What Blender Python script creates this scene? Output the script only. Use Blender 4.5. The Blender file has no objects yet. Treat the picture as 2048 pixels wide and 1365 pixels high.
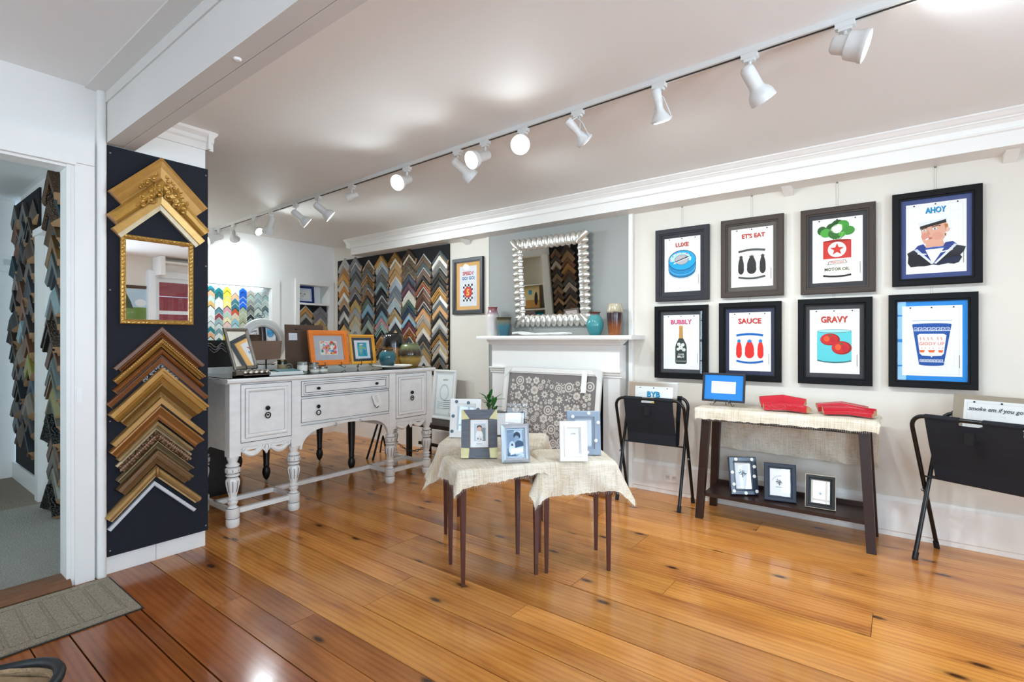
import bpy, math, random
from mathutils import Vector, Matrix
random.seed(7)
sc = bpy.context.scene
C = sc.collection
PI = math.pi

# ------------------------------------------------------------------ camera, sky, lights, exposure
cam_d = bpy.data.cameras.new('camera')
cam = bpy.data.objects.new('camera', cam_d)
C.objects.link(cam)
cam_d.sensor_width = 36.0
cam_d.lens = 36.0 * 1020.0 / 2048.0
cam_d.shift_y = -2.5 / 2048.0
cam_d.clip_start = 0.02
cam.location = (0, 0, 1.25)
cam.rotation_euler = (PI / 2, 0, math.radians(37.3))
sc.camera = cam

world = bpy.data.worlds.new('daylight')
sc.world = world
world.use_nodes = True
world.node_tree.nodes['Background'].inputs[0].default_value = (0.80, 0.90, 1.0, 1)
world.node_tree.nodes['Background'].inputs[1].default_value = 1.0

def area(name, loc, rot, sx, sy, power, col):
    l = bpy.data.lights.new(name, 'AREA')
    l.shape = 'RECTANGLE'
    l.size, l.size_y = sx, sy
    l.energy = power
    l.color = col
    o = bpy.data.objects.new(name, l)
    o.location = loc
    o.rotation_euler = rot
    C.objects.link(o)
    return o

# daylight outside the windows: front wall (y = -2.6), end wall (x = 2.6), hall, far room
DAY = (0.88, 0.94, 1.0)
UP = math.radians(22)      # upward tilt added to the window lamps to brighten the ceiling
FRONT_WINDOWS = ((-3.0, 0.56), (-0.12, 0.5), (1.5, 1.2))     # centre x, width
for wx, ww in FRONT_WINDOWS:
    area('window_daylight', (wx, -2.62, 1.22), (PI / 2, 0, 0), ww, 1.6, 52 * ww, DAY)
area('window_daylight', (2.66, -0.6, 1.50), (PI / 2 + UP, 0, PI / 2), 1.0, 1.6, 96, DAY)
area('window_daylight', (2.66, 1.55, 1.45), (PI / 2 + UP, 0, PI / 2), 1.0, 1.7, 105, DAY)  # lamp of an added unseen window, brightens the far wall and sideboard
area('window_daylight', (-4.6, -1.66, 1.5), (PI / 2, 0, 0), 1.1, 1.5, 22, (0.93, 1.0, 0.98))
TRACK_W = 60.0
TRACK_COL = (1.0, 0.95, 0.88)

vs = sc.view_settings
vs.view_transform = 'Standard'
vs.look = 'None'
vs.gamma = 1.0
vs.use_curve_mapping = False
vs.exposure = 0.13
vs.use_white_balance = True          # camera white balance
vs.white_balance_temperature = 5450
vs.white_balance_tint = 1
sc.cycles.max_bounces = 7
sc.cycles.diffuse_bounces = 5
sc.cycles.glossy_bounces = 4
sc.cycles.transparent_max_bounces = 8
sc.cycles.adaptive_threshold = 0.06
sc.cycles.sample_clamp_indirect = 6.0
sc.cycles.caustics_reflective = False
sc.cycles.caustics_refractive = False

# ------------------------------------------------------------------ colour and material helpers
def lin(h):
    h = h.lstrip('#')
    if len(h) == 3:
        h = ''.join(c * 2 for c in h)
    r = []
    for i in (0, 2, 4):
        c = int(h[i:i + 2], 16) / 255
        r.append(c / 12.92 if c <= 0.04045 else ((c + 0.055) / 1.055) ** 2.4)
    return tuple(r)

_M = {}
def newmat(name):
    m = bpy.data.materials.new(name)
    m.use_nodes = True
    nt = m.node_tree
    return m, nt, nt.nodes['Principled BSDF']

def node(nt, t, **kw):
    n = nt.nodes.new(t)
    for k, v in kw.items():
        if k.startswith('i_'):
            n.inputs[k[2:].replace('_', ' ')].default_value = v
        else:
            setattr(n, k, v)
    return n

def coords(nt, scale=(1, 1, 1)):
    tc = node(nt, 'ShaderNodeTexCoord')
    mp = node(nt, 'ShaderNodeMapping')
    mp.inputs['Scale'].default_value = scale
    nt.links.new(tc.outputs['Object'], mp.inputs['Vector'])
    return mp.outputs['Vector']

def mix(nt, fac, a, b, blend='MIX'):
    n = node(nt, 'ShaderNodeMix', data_type='RGBA', blend_type=blend)
    for sock, v in ((n.inputs[0], fac), (n.inputs[6], a), (n.inputs[7], b)):
        if hasattr(v, 'is_output'):
            nt.links.new(v, sock)
        elif isinstance(v, (int, float)):
            sock.default_value = v
        else:
            sock.default_value = (*v, 1)
    return n.outputs[2]

def ramp(nt, val, stops):
    n = node(nt, 'ShaderNodeValToRGB')
    nt.links.new(val, n.inputs[0])
    e = n.color_ramp.elements
    e[0].position, e[0].color = stops[0][0], (*stops[0][1], 1)
    e[1].position, e[1].color = stops[-1][0], (*stops[-1][1], 1)
    for p, c in stops[1:-1]:
        q = e.new(p)
        q.color = (*c, 1)
    return n.outputs[0]

def bump(nt, bsdf, h, strength, dist=0.01):
    b = node(nt, 'ShaderNodeBump')
    b.inputs['Strength'].default_value = strength
    b.inputs['Distance'].default_value = dist
    nt.links.new(h, b.inputs['Height'])
    nt.links.new(b.outputs[0], bsdf.inputs['Normal'])

def P(hexcol, rough=0.5, metal=0.0, var=0.0, vscale=20, bmp=0.0, emit=0.0, spec=0.5, coat=0.0, name=None, stretch=(1, 1, 1)):
    """plain painted / glazed / metal surface with slight procedural variation"""
    key = (hexcol, rough, metal, var, vscale, bmp, emit, spec, coat, stretch)
    if key in _M:
        return _M[key]
    m, nt, b = newmat(name or ('paint_' + hexcol.strip('#')))
    c = lin(hexcol)
    b.inputs['Base Color'].default_value = (*c, 1)
    b.inputs['Roughness'].default_value = rough
    b.inputs['Metallic'].default_value = metal
    b.inputs['Specular IOR Level'].default_value = spec
    if coat:
        b.inputs['Coat Weight'].default_value = coat
        b.inputs['Coat Roughness'].default_value = 0.06
    if emit:
        b.inputs['Emission Color'].default_value = (*c, 1)
        b.inputs['Emission Strength'].default_value = emit
    if var or bmp:
        n = node(nt, 'ShaderNodeTexNoise')
        n.inputs['Scale'].default_value = vscale
        n.inputs['Detail'].default_value = 2
        nt.links.new(coords(nt, stretch), n.inputs['Vector'])
        if var:
            nt.links.new(mix(nt, n.outputs[0], [x * (1 - var) for x in c], [min(1, x * (1 + var)) for x in c]), b.inputs['Base Color'])
        if bmp:
            bump(nt, b, n.outputs[0], bmp)
    _M[key] = m
    return m

def glass_thin(name, tint=(1, 1, 1), refl=1.0, rough=0.0):
    m = bpy.data.materials.new(name)
    m.use_nodes = True
    nt = m.node_tree
    nt.nodes.clear()
    out = node(nt, 'ShaderNodeOutputMaterial')
    tr = node(nt, 'ShaderNodeBsdfTransparent')
    tr.inputs[0].default_value = (*tint, 1)
    gl = node(nt, 'ShaderNodeBsdfGlossy')
    gl.inputs['Roughness'].default_value = rough
    lw = node(nt, 'ShaderNodeLayerWeight')
    pw = node(nt, 'ShaderNodeMath', operation='POWER')
    pw.inputs[1].default_value = 5.0
    nt.links.new(lw.outputs['Facing'], pw.inputs[0])
    ml = node(nt, 'ShaderNodeMath', operation='MULTIPLY_ADD')   # Schlick: same from both sides of the pane
    ml.inputs[1].default_value = 0.9 * refl
    ml.inputs[2].default_value = 0.045 * refl
    nt.links.new(pw.outputs[0], ml.inputs[0])
    mx = node(nt, 'ShaderNodeMixShader')
    nt.links.new(ml.outputs[0], mx.inputs[0])
    nt.links.new(tr.outputs[0], mx.inputs[1])
    nt.links.new(gl.outputs[0], mx.inputs[2])
    nt.links.new(mx.outputs[0], out.inputs[0])
    return m

GLASS = glass_thin('clear_glass')
PLASTIC = glass_thin('clear_plastic_sleeve', (0.97, 0.97, 0.97), 1.6, 0.12)
MIRROR, _nt, _b = newmat('mirror_silver')
_b.inputs['Base Color'].default_value = (0.9, 0.9, 0.9, 1)
_b.inputs['Metallic'].default_value = 1
_b.inputs['Roughness'].default_value = 0.0

def mk_attr(name, rough, spec=0.4):
    m, nt, b = newmat(name)
    a = node(nt, 'ShaderNodeAttribute', attribute_name='ink')
    nt.links.new(a.outputs['Color'], b.inputs['Base Color'])
    b.inputs['Roughness'].default_value = rough
    b.inputs['Specular IOR Level'].default_value = spec
    return m
PRINT = mk_attr('printed_paper', 0.65, 0.25)

def mk_obj(name, rough, metal, ornate=0.0, second=False, wood=False):
    """moulding finish whose colour belongs to each sample (object colour)"""
    m, nt, b = newmat(name)
    if second:
        a = node(nt, 'ShaderNodeAttribute', attribute_type='OBJECT', attribute_name='lip_colour')
        c = a.outputs['Color']
    else:
        a = node(nt, 'ShaderNodeObjectInfo')
        c = a.outputs['Color']
    n = node(nt, 'ShaderNodeTexNoise')
    n.inputs['Scale'].default_value = 35
    n.inputs['Detail'].default_value = 5
    nt.links.new(coords(nt), n.inputs['Vector'])
    dark = mix(nt, 1.0, c, (0.72, 0.70, 0.66), 'MULTIPLY')
    col = mix(nt, n.outputs[0], dark, c)
    if ornate:
        v = node(nt, 'ShaderNodeTexVoronoi')
        v.inputs['Scale'].default_value = 75
        nt.links.new(coords(nt), v.inputs['Vector'])
        bump(nt, b, v.outputs[0], ornate, 0.02)
        col = mix(nt, ramp(nt, v.outputs[0], [(0.15, (0, 0, 0)), (0.6, (1, 1, 1))]), col, mix(nt, 1.0, col, (0.45, 0.36, 0.28), 'MULTIPLY'))
    nt.links.new(col, b.inputs['Base Color'])
    b.inputs['Roughness'].default_value = rough
    b.inputs['Metallic'].default_value = metal
    return m
MOULD = dict(satin=mk_obj('moulding_satin', 0.38, 0.0), leaf=mk_obj('moulding_leaf', 0.36, 0.35),
             ornate=mk_obj('moulding_ornate', 0.36, 0.35, 0.8), lip=mk_obj('moulding_lip', 0.35, 0.15, second=True),
             raw=P('#c39a70', 0.8, var=0.2, name='raw_wood_end'), mat=mk_obj('mat_board_face', 0.75, 0.0))

# ------------------------------------------------------------------ mesh builder
class MB:
    def __init__(s):
        s.v, s.f, s.m, s.c = [], [], [], []
    def add(s, vs_, fs, m=0, col=None):
        o = len(s.v)
        s.v += [tuple(p) for p in vs_]
        for k in fs:
            s.f.append(tuple(i + o for i in k))
            s.m.append(m)
            s.c.append(col)
        return o
    def box(s, x0, x1, y0, y1, z0, z1, m=0):
        v = [(x, y, z) for z in (z0, z1) for y in (y0, y1) for x in (x0, x1)]
        return s.add(v, [(0, 2, 3, 1), (4, 5, 7, 6), (0, 1, 5, 4), (2, 6, 7, 3), (0, 4, 6, 2), (1, 3, 7, 5)], m)
    def taper(s, a, b, m=0):
        """box between bottom rect a=(x0,x1,y0,y1,z) and top rect b"""
        v = []
        for (x0, x1, y0, y1, z) in (a, b):
            v += [(x0, y0, z), (x1, y0, z), (x0, y1, z), (x1, y1, z)]
        return s.add(v, [(0, 2, 3, 1), (4, 5, 7, 6), (0, 1, 5, 4), (2, 6, 7, 3), (0, 4, 6, 2), (1, 3, 7, 5)], m)
    def prism(s, poly, y0, y1, m=0, axis='y'):
        n = len(poly)
        if axis == 'y':
            v = [(x, y0, z) for x, z in poly] + [(x, y1, z) for x, z in poly]
        elif axis == 'x':
            v = [(y0, x, z) for x, z in poly] + [(y1, x, z) for x, z in poly]
        else:
            v = [(x, z, y0) for x, z in poly] + [(x, z, y1) for x, z in poly]
        f = [tuple(range(n))[::-1], tuple(range(n, 2 * n))]
        f += [(i, (i + 1) % n, n + (i + 1) % n, n + i) for i in range(n)]
        return s.add(v, f, m)
    def lathe(s, prof, c=(0, 0, 0), seg=16, m=0, flute=None):
        v, f = [], []
        for k, (r, z) in enumerate(prof):
            for i in range(seg):
                a = 2 * PI * i / seg
                rr = r
                if flute and flute[0] <= z <= flute[1] and i % 2:
                    rr = r * 0.88
                v.append((c[0] + rr * math.cos(a), c[1] + rr * math.sin(a), c[2] + z))
        for k in range(len(prof) - 1):
            for i in range(seg):
                j = (i + 1) % seg
                f.append((k * seg + i, k * seg + j, (k + 1) * seg + j, (k + 1) * seg + i))
        if prof[0][0] > 1e-4:
            f.append(tuple(range(seg))[::-1])
        if prof[-1][0] > 1e-4:
            f.append(tuple(range((len(prof) - 1) * seg, len(prof) * seg)))
        return s.add(v, f, m)
    def tube(s, pts, r, seg=8, m=0, closed=False):
        pts = [Vector(p) for p in pts]
        n = len(pts)
        rs = r if isinstance(r, (list, tuple)) else [r] * n
        v, f = [], []
        up = None
        for i, p in enumerate(pts):
            a = pts[(i - 1) % n] if (closed or i > 0) else p
            b = pts[(i + 1) % n] if (closed or i < n - 1) else p
            t = (b - a).normalized()
            if up is None:
                up = Vector((0, 0, 1)) if abs(t.z) < 0.9 else Vector((1, 0, 0))
            x = t.cross(up).normalized()
            y = x.cross(t).normalized()
            up = y
            for k in range(seg):
                an = 2 * PI * k / seg
                v.append(p + (x * math.cos(an) + y * math.sin(an)) * rs[i])
        last = n if closed else n - 1
        for i in range(last):
            j = (i + 1) % n
            for k in range(seg):
                l = (k + 1) % seg
                f.append((i * seg + k, i * seg + l, j * seg + l, j * seg + k))
        if not closed:
            f.append(tuple(range(seg))[::-1])
            f.append(tuple(range((n - 1) * seg, n * seg)))
        return s.add(v, f, m)
    def ball(s, c, r, seg=12, rings=8, m=0, sc_=(1, 1, 1)):
        v, f = [], []
        for k in range(1, rings):
            t = PI * k / rings
            for i in range(seg):
                a = 2 * PI * i / seg
                v.append((c[0] + r * sc_[0] * math.sin(t) * math.cos(a), c[1] + r * sc_[1] * math.sin(t) * math.sin(a), c[2] + r * sc_[2] * math.cos(t)))
        top = len(v)
        v.append((c[0], c[1], c[2] + r * sc_[2]))
        v.append((c[0], c[1], c[2] - r * sc_[2]))
        for k in range(rings - 2):
            for i in range(seg):
                j = (i + 1) % seg
                f.append((k * seg + i, (k + 1) * seg + i, (k + 1) * seg + j, k * seg + j))
        for i in range(seg):
            j = (i + 1) % seg
            f.append((top, i, j))
            f.append((top + 1, (rings - 2) * seg + j, (rings - 2) * seg + i))
        return s.add(v, f, m)
    def rails(s, w, h, prof, mi=None, x0=0, z0=0, y0=0):
        """four mitred rails round a w x h rectangle; prof = (inset, proud); front is -y"""
        v, f, ms = [], [], []
        for t, d in prof:
            for (x, z) in ((-w / 2 + t, t), (w / 2 - t, t), (w / 2 - t, h - t), (-w / 2 + t, h - t)):
                v.append((x0 + x, y0 - d, z0 + z))
        o = len(s.v)
        s.v += v
        for k in range(len(prof) - 1):
            for i in range(4):
                j = (i + 1) % 4
                s.f.append((o + k * 4 + i, o + k * 4 + j, o + (k + 1) * 4 + j, o + (k + 1) * 4 + i))
                s.m.append(mi[k] if mi else 0)
                s.c.append(None)
    def xf(s, M, start=0):
        for i in range(start, len(s.v)):
            s.v[i] = tuple(M @ Vector(s.v[i]))
    def mesh(s, name):
        me = bpy.data.meshes.new(name)
        me.from_pydata(s.v, [], s.f)
        me.polygons.foreach_set('material_index', s.m)
        return me
    def build(s, name, mats, parent=None, smooth=0):
        me = s.mesh(name)
        for m in (mats if isinstance(mats, (list, tuple)) else [mats]):
            me.materials.append(m)
        if smooth:
            me.polygons.foreach_set('use_smooth', [True] * len(me.polygons))
            me.set_sharp_from_angle(angle=math.radians(smooth))
        me.update()
        return link(name, me, parent)

def link(name, data, parent=None):
    o = bpy.data.objects.new(name, data)
    C.objects.link(o)
    if parent:
        o.parent = parent
    return o

def tag(o, label, cat, group=None):
    o['label'] = label
    o['category'] = cat
    if group:
        o['group'] = group
    return o

def thing(name, label, cat, loc=(0, 0, 0), rz=0, group=None, rx=0):
    o = bpy.data.objects.new(name, None)
    o.empty_display_size = 0.05
    C.objects.link(o)
    o.location = loc
    o.rotation_euler = (rx, 0, rz)
    return tag(o, label, cat, group)

def struct(o):
    o['kind'] = 'structure'
    return o

def sbox(name, x0, x1, y0, y1, z0, z1, m, parent=None):
    b = MB()
    b.box(x0, x1, y0, y1, z0, z1)
    o = b.build(name, m, parent)
    return o if parent else struct(o)

# ------------------------------------------------------------------ flat print: coloured shapes and lettering
_T = {}
def text_geo(s, bold, shear):
    k = (s, bold, shear)
    if k not in _T:
        cu = bpy.data.curves.new('lettering', 'FONT')
        cu.body = s
        cu.offset = bold
        cu.shear = shear
        cu.resolution_u = 2
        ob = bpy.data.objects.new('lettering', cu)
        C.objects.link(ob)
        dg = bpy.context.evaluated_depsgraph_get()
        me = bpy.data.meshes.new_from_object(ob.evaluated_get(dg))
        v = [(p.co.x, p.co.y) for p in me.vertices]
        f = [tuple(p.vertices) for p in me.polygons]
        bpy.data.objects.remove(ob)
        bpy.data.curves.remove(cu)
        bpy.data.meshes.remove(me)
        xs = [p[0] for p in v]
        ys = [p[1] for p in v]
        x0, y0, w, h = min(xs), min(ys), max(xs) - min(xs), max(ys) - min(ys)
        _T[k] = ([((a - x0) / w, (b - y0) / h) for a, b in v], f, w / h)
    return _T[k]

class Art:
    """print of w x h metres, drawn in 0..1 coordinates, front towards -y"""
    def __init__(s, w, h, bg='#f2efe8'):
        s.w, s.h = w, h
        s.b = MB()
        s.lay = 0
        s.poly([(0, 0), (1, 0), (1, 1), (0, 1)], bg)
    def _y(s):
        s.lay += 1
        return -0.00012 * s.lay
    def poly(s, pts, col):
        y = s._y()
        s.b.add([((u - 0.5) * s.w, y, v * s.h) for u, v in pts], [tuple(range(len(pts)))], 0, lin(col))
    def rect(s, u0, v0, u1, v1, col):
        s.poly([(u0, v0), (u1, v0), (u1, v1), (u0, v1)], col)
    def ell(s, cu, cv, ru, rv, col, n=22, a0=0, a1=2 * PI):
        s.poly([(cu + ru * math.cos(a0 + (a1 - a0) * i / n), cv + rv * math.sin(a0 + (a1 - a0) * i / n)) for i in range(n + (0 if a1 - a0 > 6.2 else 1))], col)
    def line(s, pts, wd, col):
        y = s._y()
        for (a, b) in zip(pts[:-1], pts[1:]):
            A = Vector((a[0] * s.w, a[1] * s.h))
            B = Vector((b[0] * s.w, b[1] * s.h))
            d = (B - A)
            if d.length < 1e-6:
                continue
            n = Vector((-d.y, d.x)).normalized() * wd * 0.5
            q = [A + n, A - n, B - n, B + n]
            s.b.add([(p.x - s.w / 2, y, p.y) for p in q], [(0, 1, 2, 3)], 0, lin(col))
    def text(s, t, cu, cv, hh, col, bold=0.02, shear=0.0, wmax=None, rot=0.0, stretch=1.0):
        v, f, asp = text_geo(t, bold, shear)
        H = hh * s.h
        W = H * asp * stretch
        if wmax and W > wmax * s.w:
            W = wmax * s.w
        y = s._y()
        ca, sa = math.cos(rot), math.sin(rot)
        pts = []
        for a, b in v:
            x, z = (a - 0.5) * W, (b - 0.5) * H
            pts.append(((cu - 0.5) * s.w + x * ca - z * sa, y, cv * s.h + x * sa + z * ca))
        s.b.add(pts, f, 0, lin(col))
    def build(s, name, parent, y=0.0, z=0.0, x=0.0):
        k = min(1.0, 0.0035 / (s.lay * 0.00012))
        s.b.xf(Matrix.Translation((x, y, z)) @ Matrix.Scale(k, 4, (0, 1, 0)))
        me = s.b.mesh(name)
        me.materials.append(PRINT)
        at = me.attributes.new('ink', 'FLOAT_COLOR', 'FACE')
        at.data.foreach_set('color', [q for c in s.b.c for q in (*c, 1.0)])
        me.update()
        return link(name, me, parent)

ORD = ['top', 'second', 'third', 'fourth', 'fifth', 'sixth', 'seventh', 'eighth', 'ninth', 'tenth', 'eleventh', 'twelfth',
       'thirteenth', 'fourteenth', 'fifteenth', 'sixteenth', 'seventeenth', 'eighteenth', 'nineteenth', 'twentieth']

def colour_word(h):
    r, g, b = [int(h[1:][i:i + 2], 16) for i in (0, 2, 4)]
    mx, mn = max(r, g, b), min(r, g, b)
    l = (mx + mn) / 2
    s_ = mx - mn
    if l < 52:
        return 'black'
    if s_ < 26:
        return 'white' if l > 205 else ('pale grey' if l > 160 else ('grey' if l > 95 else 'charcoal'))
    if b >= mx - 4:
        return ('pale blue' if l > 165 else ('blue' if l > 80 else 'navy')) if g > r - 8 else 'purple'
    if g >= mx - 2:
        return 'pale green' if l > 150 else 'green'
    if g > b + 20:
        if g > 0.83 * r and s_ > 90:
            return 'yellow'
        return ('cream' if s_ < 60 else 'gold') if l > 150 else ('gold' if s_ > 70 else 'bronze brown')
    if s_ < 60:
        return 'pink beige' if l > 150 else 'brown'
    return 'red' if l < 170 else 'pink'

# ------------------------------------------------------------------ surfaces of the room
def floor_wood():
    m, nt, b = newmat('varnished_pine')
    g = node(nt, 'ShaderNodeNewGeometry')
    oi = node(nt, 'ShaderNodeObjectInfo')
    off = node(nt, 'ShaderNodeVectorMath', operation='SCALE')
    off.inputs[0].default_value = (13.0, 7.0, 3.0)
    nt.links.new(oi.outputs['Random'], off.inputs['Scale'])
    ad = node(nt, 'ShaderNodeVectorMath', operation='ADD')
    nt.links.new(g.outputs['Position'], ad.inputs[0])
    nt.links.new(off.outputs[0], ad.inputs[1])
    def mp(s):
        q = node(nt, 'ShaderNodeMapping')
        q.inputs['Scale'].default_value = s
        nt.links.new(ad.outputs[0], q.inputs['Vector'])
        return q.outputs[0]
    big = node(nt, 'ShaderNodeTexNoise', i_Scale=1.0, i_Detail=4.0, i_Roughness=0.6)
    nt.links.new(mp((1.3, 6.0, 1)), big.inputs['Vector'])
    wv = node(nt, 'ShaderNodeTexWave', wave_type='BANDS', bands_direction='Y', i_Scale=7.0, i_Distortion=9.0, i_Detail=3.0)
    wv.inputs['Detail Scale'].default_value = 0.6
    nt.links.new(mp((0.16, 1.6, 1)), wv.inputs['Vector'])
    fine = node(nt, 'ShaderNodeTexNoise', i_Scale=1.0, i_Detail=6.0, i_Roughness=0.7)
    nt.links.new(mp((1.6, 48.0, 1)), fine.inputs['Vector'])
    base = ramp(nt, big.outputs[0], [(0.28, lin('#8a4f24')), (0.45, lin('#b57634')), (0.62, lin('#c98d45')), (0.8, lin('#a56732'))])
    col = mix(nt, 0.18, base, ramp(nt, wv.outputs[1], [(0.1, lin('#7e4219')), (0.6, lin('#d3964a'))]))
    col = mix(nt, 0.13, col, ramp(nt, fine.outputs[0], [(0.35, lin('#5c2c10')), (0.65, lin('#dba35a'))]))
    vo = node(nt, 'ShaderNodeTexVoronoi', voronoi_dimensions='2D', i_Scale=1.0)
    nt.links.new(mp((1.5, 3.6, 1)), vo.inputs['Vector'])
    kn = ramp(nt, vo.outputs['Distance'], [(0.026, (0.95, 0.95, 0.95)), (0.048, (0.6, 0.6, 0.6)), (0.07, (0.2, 0.2, 0.2)), (0.17, (0, 0, 0))])
    sel = ramp(nt, vo.outputs['Color'], [(0.34, (0, 0, 0)), (0.42, (1, 1, 1))])
    kn = mix(nt, 1.0, kn, sel, 'MULTIPLY')
    col = mix(nt, kn, col, lin('#341a0c'))
    st = node(nt, 'ShaderNodeTexNoise', i_Scale=1.0, i_Detail=2.0)
    nt.links.new(mp((0.9, 2.2, 1)), st.inputs['Vector'])
    col = mix(nt, ramp(nt, st.outputs[0], [(0.58, (0, 0, 0)), (0.76, (0.7, 0.7, 0.7))]), col, lin('#5f2a12'))
    col = mix(nt, 1.0, col, oi.outputs['Color'], 'MULTIPLY')
    nt.links.new(col, b.inputs['Base Color'])
    rr = node(nt, 'ShaderNodeTexNoise', i_Scale=5.0, i_Detail=4.0)
    nt.links.new(g.outputs['Position'], rr.inputs['Vector'])
    mr = node(nt, 'ShaderNodeMapRange')
    mr.inputs[3].default_value = 0.08
    mr.inputs[4].default_value = 0.24
    nt.links.new(rr.outputs[0], mr.inputs[0])
    nt.links.new(mr.outputs[0], b.inputs['Roughness'])
    bump(nt, b, fine.outputs[0], 0.06, 0.003)
    return m

WALL = P('#ddd6ca', 0.55, var=0.02, vscale=3, name='cream_wall_paint')
WALLW = P('#eceae6', 0.5, var=0.02, vscale=4, name='white_wall_paint')
TRIM = P('#eeebe6', 0.38, var=0.02, vscale=6, name='white_gloss_trim')
CEIL = P('#efedea', 0.7, var=0.015, vscale=2, name='ceiling_paint')
BEAM = P('#dedad4', 0.55, var=0.03, vscale=3, bmp=0.03, name='beam_paint')
GREY = P('#9b9b96', 0.6, var=0.03, vscale=3, name='grey_chimney_paint')
DARKSUB = P('#1a0d06', 0.9, name='dark_gap')
PINE = floor_wood()

# floor: sub-floor slab + every plank
floor = sbox('floor', -6.3, 2.4, -2.4, 4.07, -0.08, -0.016, DARKSUB)
seams = [-2.4, -2.1, -1.85, -1.6, -1.3, -1.05, -0.8, -0.5, -0.25, 0.0, 0.22, 0.46, 0.58, 0.778, 0.838, 1.05, 1.18, 1.312, 1.475, 1.69,
         1.825, 1.965, 2.24, 2.44, 2.62, 2.86, 3.13, 3.36, 3.62, 3.83, 4.07]
rnd = random.Random(3)
_pl = MB()
_pl.box(-0.5, 0.5, -0.5, 0.5, -0.012, 0)
plank_mesh = _pl.mesh('plank')
plank_mesh.materials.append(PINE)
fixed = {1.475: [-2.0], 1.312: [-1.05], 1.05: [-2.55], 2.24: [-1.33], 2.62: [-0.1], 1.69: [-2.05], 2.86: [-1.28], 3.13: [-1.7]}
for r in range(len(seams) - 1):
    y0, y1 = seams[r], seams[r + 1]
    xl = -6.15 if y0 >= 0.95 else -3.36
    if y0 < 0.95 < y1:
        xl = -3.36
    cuts = [xl]
    if y0 > 0.2:
        for q in fixed.get(y0, []):
            cuts.append(q)
        x = xl + rnd.uniform(0.8, 2.4)
        while x < 1.8:
            if all(abs(x - q) > 0.7 for q in cuts):
                cuts.append(x)
            x += rnd.uniform(1.6, 2.9)
    cuts = sorted(cuts) + [2.4]
    for k in range(len(cuts) - 1):
        g = 0.003 if rnd.random() < 0.75 else 0.006
        if abs(y1 - 0.778) < 0.01 or abs(y0 - 1.965) < 0.01 or abs(y0 - 0.838) < 0.01:
            g = 0.008
        o = link('plank', plank_mesh, floor)
        a, c = cuts[k] + 0.001, cuts[k + 1] - 0.001
        o.location = ((a + c) / 2, (y0 + y1) / 2, rnd.uniform(-0.0012, 0.0008))
        o.scale = (c - a, y1 - y0 - g, 1)
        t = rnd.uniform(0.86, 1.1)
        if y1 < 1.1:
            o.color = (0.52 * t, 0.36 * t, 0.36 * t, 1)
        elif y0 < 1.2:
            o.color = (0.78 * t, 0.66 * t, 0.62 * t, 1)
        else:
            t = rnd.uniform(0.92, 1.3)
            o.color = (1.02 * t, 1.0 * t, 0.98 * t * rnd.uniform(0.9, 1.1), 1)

# picture wall, chimney panel, boards, soffit with crown
wall_right = sbox('wall_right', -6.5, 2.4, 4.07, 4.2, 0, 2.75, WALL)
sbox('chimney_panel', -3.385, -1.835, 4.052, 4.0695, 0, 2.32, GREY, wall_right)
sbox('corner_strip', -1.835, -1.80, 4.04, 4.0695, 0, 2.32, TRIM, wall_right)
sbox('corner_strip', -3.415, -3.385, 4.048, 4.0695, 0, 2.32, WALL, wall_right)
bb = MB()
bb.prism([(4.07, 0.0), (4.052, 0.0), (4.052, 0.03), (4.047, 0.035), (4.047, 0.225), (4.055, 0.235), (4.06, 0.25), (4.07, 0.25)], -1.80, 2.4, axis='x')
bb.prism([(4.07, 0.0), (4.052, 0.0), (4.052, 0.235), (4.07, 0.25)], -6.15, -3.30, axis='x')
baseboard = struct(bb.build('baseboard_right', TRIM))
b = MB()
b.box(-5.50, 2.4, 3.875, 4.069, 2.315, 2.52)
sof = struct(b.build('trim_1', TRIM))
b = MB()
cr = [(3.874, 2.395), (3.862, 2.40), (3.862, 2.41), (3.868, 2.413), (3.862, 2.44), (3.845, 2.458), (3.838, 2.46), (3.838, 2.468), (3.825, 2.474), (3.808, 2.49), (3.800, 2.494), (3.800, 2.504), (3.874, 2.504)]
b.prism(cr, -5.55, 2.4, axis='x')
b.prism([(x - 3.874 - 5.50, z) for x, z in cr], 3.81, 4.069, axis='y')
b.build('crown_moulding', TRIM, sof)
for xx in (-3.69, -0.63, 0.50):
    b = MB()
    b.prism([(4.069, 2.315), (3.95, 2.3145), (4.069, 2.27)], xx - 0.03, xx + 0.03, axis='x')
    b.build('bracket', TRIM, sof)

# far wall with the lit recess and the shelf niche
b = MB()
for (y0, y1, z0, z1) in ((1.33, 2.05, 0, 2.6), (2.05, 3.19, 0, 0.95), (2.05, 3.19, 1.885, 2.6), (3.19, 3.555, 0, 2.6), (3.555, 3.985, 0, 0.9), (3.555, 3.985, 1.965, 2.6), (3.985, 4.07, 0, 2.6)):
    b.box(-6.25, -6.15, y0, y1, z0, z1)
b.box(-6.62, -6.58, 1.9, 4.07, 0, 2.6)
b.box(-6.58, -6.23, 1.95, 3.19, 0.9, 1.89)
b.box(-6.58, -6.36, 3.50, 4.0, 1.70, 2.0)
b.box(-6.58, -6.21, 3.50, 4.0, 0.85, 1.70)
b.box(-6.58, -6.25, 1.95, 2.05, 0.8, 2.6)
b.box(-6.58, -6.25, 2.05, 3.19, 0.90, 0.95)
b.box(-6.58, -6.25, 2.05, 3.19, 1.93, 2.05)
b.box(-6.58, -6.25, 3.19, 3.555, 0.8, 2.6)
b.box(-6.58, -6.25, 3.555, 3.985, 0.85, 0.9)
b.box(-6.58, -6.25, 3.555, 3.985, 1.965, 2.02)
b.box(-6.58, -6.25, 3.985, 4.07, 0.8, 2.6)
wall_back = struct(b.build('wall_back', WALLW))
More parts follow.
